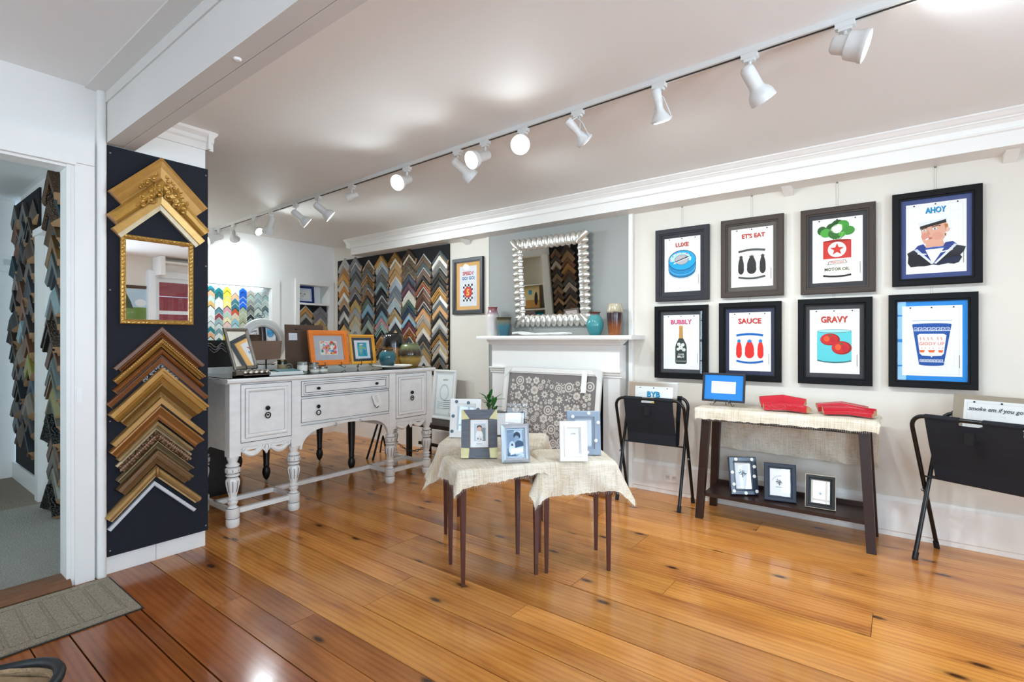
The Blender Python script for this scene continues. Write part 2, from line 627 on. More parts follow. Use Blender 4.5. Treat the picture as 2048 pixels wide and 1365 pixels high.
for (y0, y1, z0, z1) in ((3.19, 3.29, 0.9, 1.885), (1.95, 3.29, 1.885, 1.985), (3.50, 3.555, 0.8, 1.965), (3.985, 4.04, 0.8, 1.965), (3.50, 4.04, 1.965, 2.04), (3.555, 3.985, 1.705, 1.73)):
    sbox('casing', -6.15 if z0 != 1.705 else -6.5, -6.13, y0, y1, z0, z1, TRIM, wall_back)
sbox('baseboard_back', -6.15, -6.13, 1.33, 4.05, 0, 0.2, TRIM)

# partition block behind the stub, left wall with doorway, hall
sbox('wall_partition', -6.15, -3.46, 0.95, 1.335, 0, 2.6, WALLW)
b = MB()
b.box(-3.46, -3.36, 0.70, 1.335, 0, 2.6)
b.box(-3.46, -3.36, -0.25, 0.70, 2.14, 2.6)
b.box(-3.46, -3.36, -2.4, -0.25, 0, 2.6)
wall_left = struct(b.build('wall_left', WALLW))
sbox('board_joint', -3.3605, -3.3585, 1.075, 1.08, 0.0, 0.11, P('#c9c5be', 0.7), wall_left)
b = MB()
cc = [(-3.36, 2.40), (-3.345, 2.40), (-3.345, 2.44), (-3.335, 2.45), (-3.33, 2.47), (-3.31, 2.49), (-3.305, 2.505), (-3.36, 2.505)]
b.prism(cc, 0.976, 1.375, axis='y')
b.prism([(1.335 + (-3.36 - x) * -1, z) for x, z in cc], -4.6, -3.31, axis='x')
struct(b.build('trim_2', TRIM))
# door casing: jamb leaf, head, corner moulding
b = MB()
b.box(-3.36, -3.335, 0.715, 0.795, 0, 2.15)
b.box(-3.36, -3.3455, 0.701, 0.717, 0, 2.137)
b.box(-3.47, -3.35, 0.685, 0.701, 0, 2.14)
b.box(-3.36, -3.335, -0.35, 0.795, 2.152, 2.275)
b.box(-3.36, -3.325, -0.35, 0.72, 2.138, 2.155)
b.box(-3.47, -3.35, -0.25, 0.684, 2.125, 2.1375)
door1 = struct(b.build('door_1', TRIM))
b = MB()
b.tube([(-3.342, 0.825, 0), (-3.342, 0.825, 2.56)], 0.022, 10)
b.build('corner_moulding', TRIM, door1, smooth=40)
b = MB()
b.box(-3.336, -3.330, 0.722, 0.742, 0.93, 1.0)
b.box(-3.331, -3.327, 0.727, 0.737, 0.94, 0.99)
b.build('strike_plate', P('#f1efec', 0.35), door1)
b = MB()
b.prism([(-3.49, -0.01), (-3.315, -0.01), (-3.31, 0.012), (-3.33, 0.032), (-3.36, 0.04), (-3.46, 0.04), (-3.49, 0.0)], -0.4, 0.70, axis='y')
struct(b.build('door_threshold', P('#6b472b', 0.6, var=0.45, vscale=14, bmp=0.3, stretch=(6, 1, 1), name='worn_wood_sill')))

CARP1 = P('#9a968c', 0.95, var=0.30, vscale=120, bmp=0.8, name='grey_carpet')
CARP2 = P('#8a7d6e', 0.95, var=0.25, vscale=120, bmp=0.8, name='brown_carpet')
sbox('hall_carpet_floor', -5.2, -3.46, -1.6, 0.95, -0.03, 0.006, CARP1)
sbox('hall_carpet_floor', -6.4, -5.2, -1.6, 0.95, -0.03, 0.005, CARP2)
sbox('wall_hall_end', -6.5, -6.4, -1.6, 0.95, 0, 2.6, WALLW)
b = MB()
for (x0, x1, z0, z1) in ((-6.4, -5.2, 0, 2.6), (-4.0, -3.46, 0, 2.6), (-5.2, -4.0, 0, 0.75), (-5.2, -4.0, 2.25, 2.6)):
    b.box(x0, x1, -1.6, -1.5, z0, z1)
struct(b.build('wall_hall_side', WALLW))
hd = sbox('door_2', -6.4, -6.36, 0.15, 0.62, 0.01, 2.0, TRIM)
for (y0, y1, z0, z1) in ((0.62, 0.74, 0, 2.08), (0.03, 0.15, 0, 2.08), (0.03, 0.74, 2.0, 2.1)):
    sbox('casing', -6.4, -6.345, y0, y1, z0, z1, TRIM, hd)
sbox('panel', -6.36, -6.352, 0.28, 0.52, 0.25, 0.9, TRIM, hd)
sbox('panel', -6.36, -6.352, 0.28, 0.52, 1.1, 1.85, TRIM, hd)
sbox('baseboard_hall', -6.395, -5.36, 0.93, 0.949, 0, 0.15, TRIM)
hd2 = sbox('door_3', -5.24, -5.06, 0.945, 0.949, 0.01, 2.0, WALLW)
sbox('casing', -5.36, -5.25, 0.905, 0.949, 0, 2.05, TRIM, hd2)
sbox('casing', -5.37, -5.05, 0.895, 0.949, 2.05, 2.10, TRIM, hd2)
sbox('baseboard_hall', -5.04, -3.47, 0.93, 0.949, 0, 0.13, P('#b9c4c4', 0.5))

# ceilings and beam
sbox('ceiling', -6.6, 2.5, 0.91, 4.2, 2.505, 2.62, CEIL)
sbox('ceiling', -3.40, 2.5, -2.6, 0.91, 2.565, 2.68, CEIL)
sbox('ceiling', -6.5, -3.40, -1.7, 0.909, 2.505, 2.62, CEIL)
b = MB()
b.box(-3.36, 2.4, 0.845, 0.915, 2.29, 2.60)
b.box(-3.36, 2.4, 0.918, 0.975, 2.29, 2.60)
b.box(-3.36, 2.4, 0.846, 0.974, 2.294, 2.6)
beam = struct(b.build('ceiling_beam', BEAM))
b = MB()
b.prism([(0.844, 2.50), (0.838, 2.50), (0.838, 2.552), (0.76, 2.556), (0.76, 2.57), (0.844, 2.57)], -3.36, 2.4, axis='x')
b.build('edge_board', BEAM, beam)
b = MB()
b.lathe([(0.0, -0.008), (0.010, -0.007), (0.014, -0.003), (0.014, 0.0)], (-1.95, 0.885, 2.29), 12)
b.build('hook_cap', P('#f3f1ee', 0.4), beam, smooth=40)

# walls behind the camera with windows
b = MB()
xs = [-3.46] + [v for c, w in FRONT_WINDOWS for v in (c - w / 2, c + w / 2)] + [2.4]
for i in range(0, len(xs), 2):
    b.box(xs[i], xs[i + 1], -2.5, -2.4, 0, 2.7)
for c, w in FRONT_WINDOWS:
    b.box(c - w / 2, c + w / 2, -2.5, -2.4, 0, 0.42)
    b.box(c - w / 2, c + w / 2, -2.5, -2.4, 2.05, 2.7)
wall_front = struct(b.build('wall_front', WALL))
b = MB()
for (y0, y1, z0, z1) in ((-2.4, -1.1, 0, 2.7), (-1.1, -0.1, 0, 0.72), (-1.1, -0.1, 2.35, 2.7), (-0.1, 1.05, 0, 2.7), (1.05, 2.05, 0, 0.55), (1.05, 2.05, 2.32, 2.7), (2.05, 2.88, 0, 2.7), (2.88, 3.52, 0, 1.15), (2.88, 3.52, 2.2, 2.7), (3.52, 4.2, 0, 2.7)):
    b.box(2.4, 2.5, y0, y1, z0, z1)
wall_end = struct(b.build('wall_end', WALL))

def window(n, w, z0, z1, loc, rz, nx, nz):
    b = MB()
    h = z1 - z0
    b.rails(w, h, [(0, 0), (0, 0.06), (0.06, 0.06), (0.06, 0)], z0=z0)
    b.box(-w / 2, w / 2, -0.05, 0, z0 + h / 2 - 0.025, z0 + h / 2 + 0.025)
    b.rails(w + 0.2, h + 0.2, [(0, 0), (0, 0.12), (0.1, 0.12), (0.1, 0)], z0=z0 - 0.1, y0=0.0)
    o = b.build('window_%d' % n, P('#e6ebee', 0.4))
    struct(o)
    o.location = loc
    o.rotation_euler = (0, 0, rz)
    for i in range(1, nx):
        x = -w / 2 + w * i / nx
        mb = MB(); mb.box(x - 0.012, x + 0.012, -0.04, -0.01, z0, z1)
        mb.build('muntin', P('#e6ebee', 0.4), o)
    for k in range(1, nz):
        z = z0 + h * k / nz
        mb = MB(); mb.box(-w / 2, w / 2, -0.04, -0.01, z - 0.012, z + 0.012)
        mb.build('muntin', P('#e6ebee', 0.4), o)
    mb = MB(); mb.add([(-w / 2, -0.02, z0), (w / 2, -0.02, z0), (w / 2, -0.02, z1), (-w / 2, -0.02, z1)], [(0, 1, 2, 3)])
    mb.build('pane', GLASS, o)
for i, (c, w) in enumerate(FRONT_WINDOWS):
    window(i + 1, w, 0.42, 2.05, (c, -2.42, 0), PI, 3 if w > 1 else 2, 4)
window(4, 1.0, 0.72, 2.35, (2.42, -0.6, 0), -PI / 2, 3, 4)
window(5, 0.64, 1.15, 2.2, (2.42, 3.2, 0), -PI / 2, 1, 2)
window(7, 1.0, 0.55, 2.32, (2.42, 1.55, 0), -PI / 2, 3, 4)  # unseen window added to let in light for the far wall
window(6, 1.2, 0.75, 2.25, (-4.6, -1.52, 0), PI, 2, 2)

# ------------------------------------------------------------------ moulding corner samples
PROF = {
    'flat': ([(0, 0), (0, .7), (.04, .75), (.8, .75), (.82, .6), (1, .6), (1, 0)], [0, 0, 0, 0, 1, 1]),
    'scoop': ([(0, 0), (0, 1.0), (.12, 1.05), (.3, .8), (.6, .5), (.8, .45), (.84, .6), (1, .5), (1, 0)], [0, 0, 0, 0, 0, 1, 1, 1]),
    'reverse': ([(0, 0), (0, .4), (.2, .5), (.5, .85), (.75, 1.05), (.9, .95), (1, .8), (1, 0)], [1, 1, 0, 0, 0, 0, 1]),
    'round': ([(0, 0), (0, .5), (.15, .85), (.4, 1.0), (.65, .9), (.82, .6), (.84, .5), (1, .5), (1, 0)], [0, 0, 0, 0, 0, 0, 1, 1]),
    'lipped': ([(0, 0), (0, .9), (.1, .95), (.62, .8), (.64, .55), (1, .5), (1, 0)], [0, 0, 0, 0, 1, 1]),
    'steps': ([(0, 0), (0, 1.0), (.18, 1.0), (.2, .8), (.42, .8), (.44, .95), (.6, .9), (.62, .6), (.85, .5), (1, .45), (1, 0)], [0, 0, 1, 0, 0, 0, 1, 0, 0, 1]),
    'board': ([(0, 0), (0, 1.0), (.86, 1.0), (1, .75), (1, 0)], [0, 0, 1, 1]),
}
_CH = {}
def chevron_mesh(hw, rail, depth, prof, finish, cut=0.0):
    k = (round(hw, 3), round(rail, 3), round(depth, 3), prof, finish, cut)
    if k in _CH:
        return _CH[k]
    pts, seg = PROF[prof]
    q = math.sqrt(0.5)
    b = MB()
    for sgn in (-1, 1):
        d = Vector((sgn * q, 0, -q))
        n = Vector((-sgn * q, 0, -q))
        L = hw / q
        v = []
        for t, h in pts:
            t *= rail
            ap = Vector((0, -h * depth, -t / q))
            en = d * (L + cut * t) + n * t + Vector((0, -h * depth, 0))
            v += [ap, en]
        for i in range(len(pts) - 1):
            fc = (2 * i, 2 * i + 1, 2 * i + 3, 2 * i + 2)
            b.add([v[j] for j in fc], [(0, 1, 2, 3) if sgn < 0 else (3, 2, 1, 0)], seg[i])
        b.add([v[2 * i + 1] for i in range(len(pts))], [tuple(range(len(pts)))], 2)
    me = b.mesh('corner_sample')
    for m in (MOULD[finish], MOULD['lip'], MOULD['raw'] if finish != 'mat' else P('#efece4', 0.8)):
        me.materials.append(m)
    _CH[k] = me
    return me

def chevron(loc, rz, hw, rail, depth, prof, finish, col, lip, label, group, name='moulding_corner', rx=0, cat='moulding sample', cut=0.0):
    o = link(name, chevron_mesh(hw, rail, depth, prof, finish, cut))
    o.location = loc
    o.rotation_euler = (rx, 0, rz)
    o.color = (*lin(col), 1)
    o['lip_colour'] = [float(x) for x in lin(lip)]
    tag(o, label, cat, group)
    return o

NAVY = P('#10131f', 0.85, var=0.1, vscale=60, bmp=0.05, name='navy_felt_board')
BLACKB = P('#0c0c0e', 0.85, var=0.1, vscale=60, name='black_felt_board')
STEEL = P('#8a8d92', 0.35, 0.9)

# navy board on the stub wall
brd = thing('sample_board', 'tall navy felt board with gold moulding corners and a small mirror, beside the doorway', 'display board', (-3.36, 1.0975, 0.095), PI / 2)
b = MB(); b.box(-0.2475, 0.2475, -0.014, -0.001, 0, 2.19)
b.build('panel', NAVY, brd)
for sx in (-0.235, 0.235):
    for z in (0.03, 0.72, 1.42, 2.15) if sx < 0 else (0.03, 0.73, 1.60, 2.15):
        b = MB(); b.ball((sx, -0.016, z), 0.0055, 8, 6, sc_=(1, 0.6, 1))
        b.build('screw', STEEL, brd, smooth=60)
gb = 'corner samples on the navy board'
NB = [  # apex y, apex z, half width, rail, depth, profile, finish, colour, lip, words
    (1.087, 2.275, 0.238, 0.125, 0.045, 'scoop', 'leaf', '#b98a3e', '#d9b468', 'widest gold corner with carved scrolls, topmost on the navy board'),
    (1.090, 2.160, 0.250, 0.072, 0.060, 'round', 'leaf', '#c79a45', '#a87a30', 'round gold corner with a leafy carved middle, second on the navy board'),
    (1.087, 2.066, 0.225, 0.060, 0.045, 'lipped', 'leaf', '#d2a85c', '#e3d3ae', 'gold corner with a cream linen band, just above the gold mirror'),
    (1.095, 1.322, 0.222, 0.018, 0.035, 'flat', 'satin', '#7a5440', '#8f6a55', 'thin reddish brown corner, first below the gold mirror'),
    (1.094, 1.294, 0.200, 0.026, 0.035, 'scoop', 'satin', '#7d4a22', '#4e2e1a', 'dark walnut corner, second below the gold mirror'),
    (1.092, 1.256, 0.222, 0.032, 0.042, 'steps', 'leaf', '#a8792f', '#2e1c12', 'beaded gold and dark brown corner, third below the gold mirror'),
    (1.090, 1.204, 0.222, 0.032, 0.046, 'round', 'leaf', '#8a5524', '#5d3818', 'shiny bronze corner, fourth below the gold mirror'),
    (1.088, 1.156, 0.246, 0.042, 0.040, 'lipped', 'satin', '#7a4a24', '#131a2b', 'brown corner with a navy panel and silver scrolls'),
    (1.088, 1.094, 0.240, 0.062, 0.062, 'steps', 'leaf', '#b5873c', '#d0a862', 'broad stepped gold corner below the navy panelled one'),
    (1.085, 1.004, 0.188, 0.054, 0.050, 'scoop', 'leaf', '#8f6a34', '#b39152', 'short antique gold scooped corner, middle of the lower stack'),
    (1.085, 0.926, 0.226, 0.030, 0.060, 'flat', 'leaf', '#b48c4e', '#0d0b0a', 'flat light gold corner with a black inner edge'),
    (1.078, 0.882, 0.226, 0.058, 0.052, 'scoop', 'leaf', '#a5713a', '#8a5c2e', 'copper gold scooped corner above the champagne ones'),
    (1.068, 0.797, 0.184, 0.026, 0.050, 'round', 'leaf', '#b39a6c', '#8f7448', 'slim champagne corner above the rope carved one'),
    (1.066, 0.760, 0.184, 0.052, 0.046, 'reverse', 'ornate', '#9a7c5e', '#b5a07c', 'champagne corner with rope carving'),
    (1.066, 0.684, 0.184, 0.034, 0.050, 'scoop', 'leaf', '#97825f', '#7a6142', 'dull champagne scooped corner below the rope carved one'),
    (1.065, 0.634, 0.182, 0.056, 0.056, 'steps', 'leaf', '#7d603f', '#a08a66', 'brown bronze stepped corner with fine ridges'),
    (1.065, 0.546, 0.232, 0.044, 0.050, 'round', 'leaf', '#b08c54', '#cfb27c', 'gold ribbed corner with a leaf at its tip, second lowest on the navy board'),
    (1.060, 0.458, 0.212, 0.019, 0.028, 'flat', 'satin', '#dfe1e6', '#b9bec8', 'thin white corner, lowest on the navy board'),
]
def leaf_relief(name, parent, spots, mat, r0=0.0075):
    b = MB()
    for (x, z, s, y) in spots:
        b.ball((x, y, z), r0 * s, 7, 5, sc_=(1, 0.6, 1))
        a0 = rnd.uniform(0, 6)
        pts = [(x + (0.004 + 0.018 * t) * s * math.cos(a0 + 4.5 * t), y, z + (0.004 + 0.018 * t) * s * math.sin(a0 + 4.5 * t)) for t in [i / 7 for i in range(8)]]
        b.tube(pts, 0.0038 * s, 6)
    return b.build(name, mat, parent, smooth=60)
GOLDC = P('#bf9548', 0.35, 0.6, var=0.2, vscale=60, name='gold_leaf_carving')
for i, (y, z, hw, rail, dep, pr, fi, c, l, lab) in enumerate(NB):
    o = chevron((-3.345 - 0.0 + 0.001, y, z), PI / 2, hw, rail, dep, pr, fi, c, l, lab, gb)
    q = math.sqrt(0.5)
    def along(s, sgn, t):
        return (sgn * q * s - sgn * q * t, -q * s - q * t)
    if i == 0:
        [leaf_relief('carving', o, [(*along(0.09 + 0.022 * k, sg, 0.05 + 0.012 * (k % 2)), 1.1, -0.030) for k in range(6)], GOLDC) for sg in (-1, 1)]
    if i == 1:
        [leaf_relief('carving', o, [(*along(0.05 + 0.018 * k, sg, 0.02 + 0.018 * (k % 3)), 1.3, -0.058) for k in range(9)], GOLDC) for sg in (-1, 1)]
    if i == 5:
        b = MB()
        for sg in (-1, 1):
            for k in range(24):
                x, zz = along(0.025 + 0.0125 * k, sg, 0.004)
                b.ball((x, -0.043, zz), 0.0055, 6, 5)
        b.build('beading', P('#c99a4a', 0.3, 0.7), o, smooth=60)['kind'] = 'stuff'
    if i == 7:
        leaf_relief('silver_scrolls', o, [(*along(0.045 + 0.02 * k, sg, 0.034), 0.8, -0.022) for k in range(6) for sg in (-1, 1)], P('#b9bcc4', 0.3, 0.5), 0.006)
    if i == 13:
        b = MB()
        for sg in (-1, 1):
            for k in range(18):
                x, zz = along(0.05 + 0.0125 * k, sg, 0.028)
                b.ball((x, -0.043, zz), 0.007, 6, 5, sc_=(1, 0.7, 1.2))
        b.build('rope_carving', P('#8f7258', 0.4, 0.4), o, smooth=60)['kind'] = 'stuff'
    if i == 16:
        b = MB()
        b.ball((0, -0.05, -0.035), 0.02, 8, 6, sc_=(0.5, 0.5, 1.6))
        b.build('leaf_tip', P('#8a6436', 0.4, 0.5), o, smooth=60)

# wall of corner samples on the black board, far end of the picture wall
board2 = thing('sample_board', 'large black felt board crowded with moulding corners, behind the white sideboard', 'display board', (-5.0, 4.07, 0.85))
b = MB(); b.box(-1.05, 1.04, -0.016, -0.001, 0, 1.46)
b.build('panel', BLACKB, board2)
B2 = [
    'b9b5ad a8794a d9a04a c9bfae d08a35 e8e4dc c2a079 3a3d42 dddddd 2e3035 d9b06a e9e6df cfc2b0 cbb79c c9b190',
    '77777a 6c6e72 4c4f55 83878b 7b7570 25262a b79b62 a5a9b0 b8ab8c b5b5ae 9aa3a8 d7dbe0 5a7285 cfd2d2',
    'b09c82* 4b4d52 c79a4b* b9bdc3* c9a27c* 56655a 7fa3bd 3c4046 8d9a8c 2a2320 8a6a35* 7a4e2e b9a77c',
    'c29b5c c3cfda 6a7078 60656b 7a9196 1d1f26 1c1d22 20222a 6f93a3 b58a90 a5c0bb 22252b b07a35 b8a78c* 24262a 8c9197',
    'c49a4a* b99b70 b58f58 aab4bf 5f6a75 7b8287 b3bfc6 b39c76 c8d0d8 232327 e0dcd4 b5813c a8702c 8e5d26',
    '6b5a48* a8977f* a39e90* 323c4f 5a3a45 c9c3b4 3f5f58 2f3f58 8fb3cf 6d2c3a b8752f* 3a3d40 b0aca2* c2bdb0',
    '6e5842 38474b 5c4030 24262b 9b6149 6b4a35 5a3c2c 25272c d9a06a aaa094 b88d4e cfc5b5 2a2a2d 5d6062 a58a5e d3cfc6',
    '4b5357 d6d0c4 6e6a62 4c4740 2d2b28 39322c c99a55 dcd8d2 5b6068 d9a66a 27252a cfcac0 9ba0a0 2b2b2b c08f4a b9b3a6 a29a8c 2a2a2a 736a5f',
]
cols_x = [-5.875, -5.630, -5.370, -5.095, -4.842, -4.595, -4.350, -4.088]
tops = [2.335, 2.325, 2.265, 2.29, 2.305, 2.32, 2.24, 2.255]
LIPS = ['#d9cfbc', '#c9a056', '#1d1b1a', '#ddd9d0', '#8d7a5c', '#b9bcc0']
PR = ['flat', 'scoop', 'reverse', 'round', 'lipped', 'steps']
COLN = ['leftmost', 'second', 'third', 'fourth', 'fifth', 'sixth', 'seventh', 'rightmost']
for ci, s in enumerate(B2):
    cl = s.split()
    # vertical pitch of each sample follows its rail width
    ws = [rnd.uniform(0.8, 1.25) for _ in cl]
    tot = tops[ci] - 0.98
    k_ = tot / sum(ws)
    z = tops[ci]
    for ri, hx in enumerate(cl):
        pitch = ws[ri] * k_
        orn = hx.endswith('*')
        hx = '#' + hx.strip('*')
        rail = round(pitch * math.sqrt(0.5) / 0.004) * 0.004
        r_, g_, b_ = [int(hx[1:][j:j + 2], 16) for j in (0, 2, 4)]
        fi = 'ornate' if orn else ('leaf' if (r_ > b_ + 45 or (abs(r_ - b_) < 20 and r_ > 150)) and rnd.random() < 0.6 else 'satin')
        lab = '%s%s moulding corner, %s in the %s column of the black board' % ('ornate ' if orn else '', colour_word(hx), ORD[ri], COLN[ci])
        chevron((cols_x[ci] + rnd.uniform(-.004, .004), 4.052, z), 0, 0.123, rail, rnd.choice([0.024, 0.03, 0.036]), rnd.choice(PR), fi, hx, rnd.choice(LIPS), lab, 'moulding corners on the black board', cut=0.55)
        z -= pitch

# niche in the far wall: two columns of corners on the lower shelf
sbn = thing('niche_sample_board', 'black felt panel with corners inside the white wall niche', 'display board', (-6.205, 3.77, 0.9), PI / 2)
b = MB(); b.box(-0.21, 0.21, -0.012, 0, 0.002, 0.8)
b.build('panel', BLACKB, sbn)
NC = [['#b98a4a', '#aaa79a', '#3d4043', '#e2dfd6', '#c58f3e', '#e8e5de', '#b9b09c', '#8d8a80'],
      ['#7b7a80', '#77757a', '#b59a62', '#4f7f88', '#d8dedf', '#6d8f90', '#a9b3ae', '#83887f']]
for ci in range(2):
    z = 1.70
    for ri, hx in enumerate(NC[ci]):
        p = rnd.uniform(0.075, 0.1)
        chevron((-6.192, 3.665 + 0.208 * ci, z), PI / 2, 0.104, round(p * 0.707 / 0.004) * 0.004, 0.03, rnd.choice(PR), 'satin', hx, rnd.choice(LIPS),
                '%s moulding corner, %s in the %s column of the white niche' % (colour_word(hx), ORD[ri], ('left', 'right')[ci]), 'moulding corners in the white niche', cut=0.5)
        z -= p

# mat corner samples in the lit recess
sbm = thing('mat_sample_board', 'white panel covered with small coloured mat corners, in the lit recess', 'display board', (-6.225, 2.65, 0.955), PI / 2)
b = MB(); b.box(-0.58, 0.535, -0.008, 0, 0, 0.925)
b.build('panel', P('#cfd6d2', 0.7), sbm)
MC = ['9fc4c8 5d8f93 2e7f86 2f6f72 cfd7d2 9db6b4 b9c7c0 c6d2cc', 'f0f2f0 e4e8e4 cdd8d4 c0272d e9eef0 7a4fa0 9a7cc0 b9a8d6 6a4a98 d03038',
      '2f7f8a e8b48a cfe6dc e0b868 f0f2f0 f2f5f5 eef2f2 dce4e2', '2c8088 246a70 eef2f6 f2f5f8 5f8f9a 8a3c46 9fb8ba cfdad8 7fa0a6 e4eaea',
      'f2dc3c f0d636 f4e060 f6e888 d8a0a8 b8d0c0 f0e6b8 eec9c0 b6c8c6', 'eef0ee e8b890 4a7f8c 3f7a88 c2542e dccfae 9cc4cc b8d4dc 2f5f9a',
      '1f5fd0 1c58c8 2466d8 2a6ae0 a8b49a b4bc9c a9b08c c2c8b0 8fa090', 'b8aca0 aebfb0 9a9c92 6b6f6c 8e928a 24302f 6a9098 3f5a60 90a4a0',
      'd8dad2 9fb0ae 8ea2a2 a8b6b4 c6cec8 7f9496 9cb0b0 b8c4c2 84989a', 'b4bab4 8fa6a6 aab4ae 5c7072 9cb2b4 c0c8c4 7c9092 98a8a8 b0bab6']
MCN = ['first', 'second', 'third', 'fourth', 'fifth', 'sixth', 'seventh', 'eighth', 'ninth', 'tenth']
for ci, s in enumerate(MC):
    z = 1.872 - (0.02 if ci % 2 else 0.0)
    yy = 2.345 + 0.0895 * ci
    for ri, hx in enumerate((s.split() * 2)[:15]):
        hx = '#' + hx
        chevron((-6.216, yy, z), PI / 2, 0.0435, 0.040, 0.006, 'board', 'mat', hx, '#f4f2ea' if ri % 3 else '#2a2f33',
                '%s mat corner, %s in the %s column from the left in the lit recess' % (colour_word(hx), ORD[ri], MCN[ci]), 'mat corners in the lit recess', 'mat_corner', cat='mat sample', cut=1.0)
        z -= 0.057 + 0.004 * (ri % 2)

# hall samples seen through the doorway
hb = thing('hall_sample_board', 'black board of dark moulding corners on the hall wall, beyond the doorway', 'display board', (-5.82, 0.95, 0.16))
b = MB(); b.box(-0.46, 0.44, -0.014, -0.001, 0, 2.29)
b.build('panel', BLACKB, hb)
HC = ['#3b3733', '#2a2928', '#4a3a30', '#6b4631', '#2f3338', '#5a5550', '#7a5138', '#35302c', '#40464c', '#274450', '#57483c', '#2c2a2a', '#7d7468', '#473c34']
for ci in range(3):
    z = 2.42 - 0.02 * ci
    for ri in range(13):
        hx = HC[(ri * 3 + ci * 5) % len(HC)]
        if ci == 1 and ri in (6,):
            hx = '#9fb8c0'
        if ci == 2 and ri == 8:
            hx = '#8f8a3c'
        p = (0.148, 0.165, 0.155)[ci]
        if z < 0.45:
            break
        chevron((-6.12 + 0.30 * ci, 0.934, z), 0, 0.145, 0.105, rnd.choice([0.03, 0.045, 0.06]), rnd.choice(PR), 'satin', hx, rnd.choice(HC),
                '%s moulding corner, %s in the %s column of the hall board' % (colour_word(hx), ORD[ri], ('left', 'middle', 'right')[ci]), 'moulding corners on the hall board')
        z -= p
H2 = [('#7a5a2e', 'ornate', 0.16), ('#6b5030', 'ornate', 0.15), ('#5a4630', 'satin', 0.15), ('#8a6a3c', 'leaf', 0.13), ('#5f6664', 'satin', 0.22), ('#9fb4b8', 'leaf', 0.10), ('#4a443a', 'satin', 0.16),
      ('#6a5f52', 'ornate', 0.13), ('#5c3f30', 'satin', 0.13), ('#5f6a68', 'satin', 0.10), ('#7c8478', 'satin', 0.09), ('#8f8a5c', 'satin', 0.10), ('#66645a', 'satin', 0.12), ('#3c4244', 'ornate', 0.13),
      ('#5e4632', 'satin', 0.12), ('#6b6456', 'leaf', 0.13), ('#7c7a70', 'leaf', 0.12), ('#3a3834', 'ornate', 0.17), ('#4c3a2e', 'satin', 0.12), ('#55503e', 'satin', 0.10)]
z = 2.46
for ri, (hx, fi, p) in enumerate(H2):
    if z < 0.18:
        break
    chevron((-4.83, 0.948, z), 0, 0.19, round(min(p, 0.13) * 0.75 / 0.004) * 0.004, 0.05 + 0.02 * (fi == 'ornate'), rnd.choice(PR), fi, hx, rnd.choice(HC),
            '%s moulding corner, %s down just inside the doorway' % (colour_word(hx), 'topmost' if ri == 0 else ORD[ri]), 'moulding corners just inside the doorway')
    z -= p

# ------------------------------------------------------------------ framed pictures
BACK = P('#8a6c50', 0.85, var=0.08, vscale=30, name='kraft_backing')
def flatprof(rail, d, lip=0.012):
    return [(0, 0), (0, d), (0.004, d + 0.003), (rail - lip, d + 0.001), (rail - lip + 0.003, d - 0.006), (rail, d - 0.008), (rail, 0.004)]

def picture(name, label, cat, w, h, rail, depth, fmat, loc, rz=0, rx=0, group=None, art=None, mat=None, glass=True, prof=None, artw=None, arth=None, dz=0.0, sub=None):
    root = thing(name, label, cat, loc, rz, group, rx)
    b = MB()
    b.rails(w, h, prof or flatprof(rail, depth))
    b.build('frame', fmat, root, smooth=30)
    b = MB(); b.box(-w / 2 + 0.003, w / 2 - 0.003, -0.004, -0.0005, 0.003, h - 0.003)
    b.build('backing', BACK, root)
    iw, ih = w - 2 * rail + 0.004, h - 2 * rail + 0.004
    if mat:
        b = MB(); b.box(-iw / 2, iw / 2, -0.0065, -0.004, rail - 0.002, rail - 0.002 + ih)
        b.build('mat', P(mat, 0.75), root)
    if art:
        art.build('print', root, y=-0.0072, z=h / 2 - art.h / 2 + dz)
    if glass:
        b = MB()
        y = -0.0115
        b.add([(-iw / 2, y, rail - .002), (iw / 2, y, rail - .002), (iw / 2, y, rail - .002 + ih), (-iw / 2, y, rail - .002 + ih)], [(0, 1, 2, 3)])
        b.build('glass', GLASS, root)
    return root

def sheet(w=0.315, h=0.47, bg='#f4f2ee'):
    """old printed form used as the ground of the wall pictures: fine grey grid and three punch holes"""
    a = Art(w, h, bg)
    r = random.Random(int(w * 1000) + a.lay)
    for (u0, v0, u1, v1) in ((.05, .03, .95, .03), (.05, .965, .95, .965), (.05, .03, .05, .965), (.95, .03, .95, .965)):
        a.line([(u0, v0), (u1, v1)], 0.0009, '#b9b8b4')
    for k in range(9):
        v = .06 + .1 * k
        a.line([(.08, v), (.92, v)], 0.0005, '#d3d0ca')
    for k in range(7):
        u = .12 + .125 * k
        a.line([(u, .06), (u, .92)], 0.0005, '#d6d2cc')
    for k in range(26):
        u, v = r.uniform(.08, .85), r.uniform(.06, .9)
        a.line([(u, v), (u + r.uniform(.02, .09), v)], 0.0012, '#c9c4bf')
    for u in (.14, .5, .86):
        a.ell(u, .975, .016, .011, '#2a2523', 10)
    a.rect(.945, .12, .96, .3, '#9a9690')
    return a

def title(a, t, v, hh, col, sh, wmax=.7, bold=.022, stretch=1.0, cu=.5):
    a.text(t, cu + .007, v - .005, hh, sh, bold, 0, wmax, stretch=stretch)
    a.text(t, cu, v, hh, col, bold, 0, wmax, stretch=stretch)

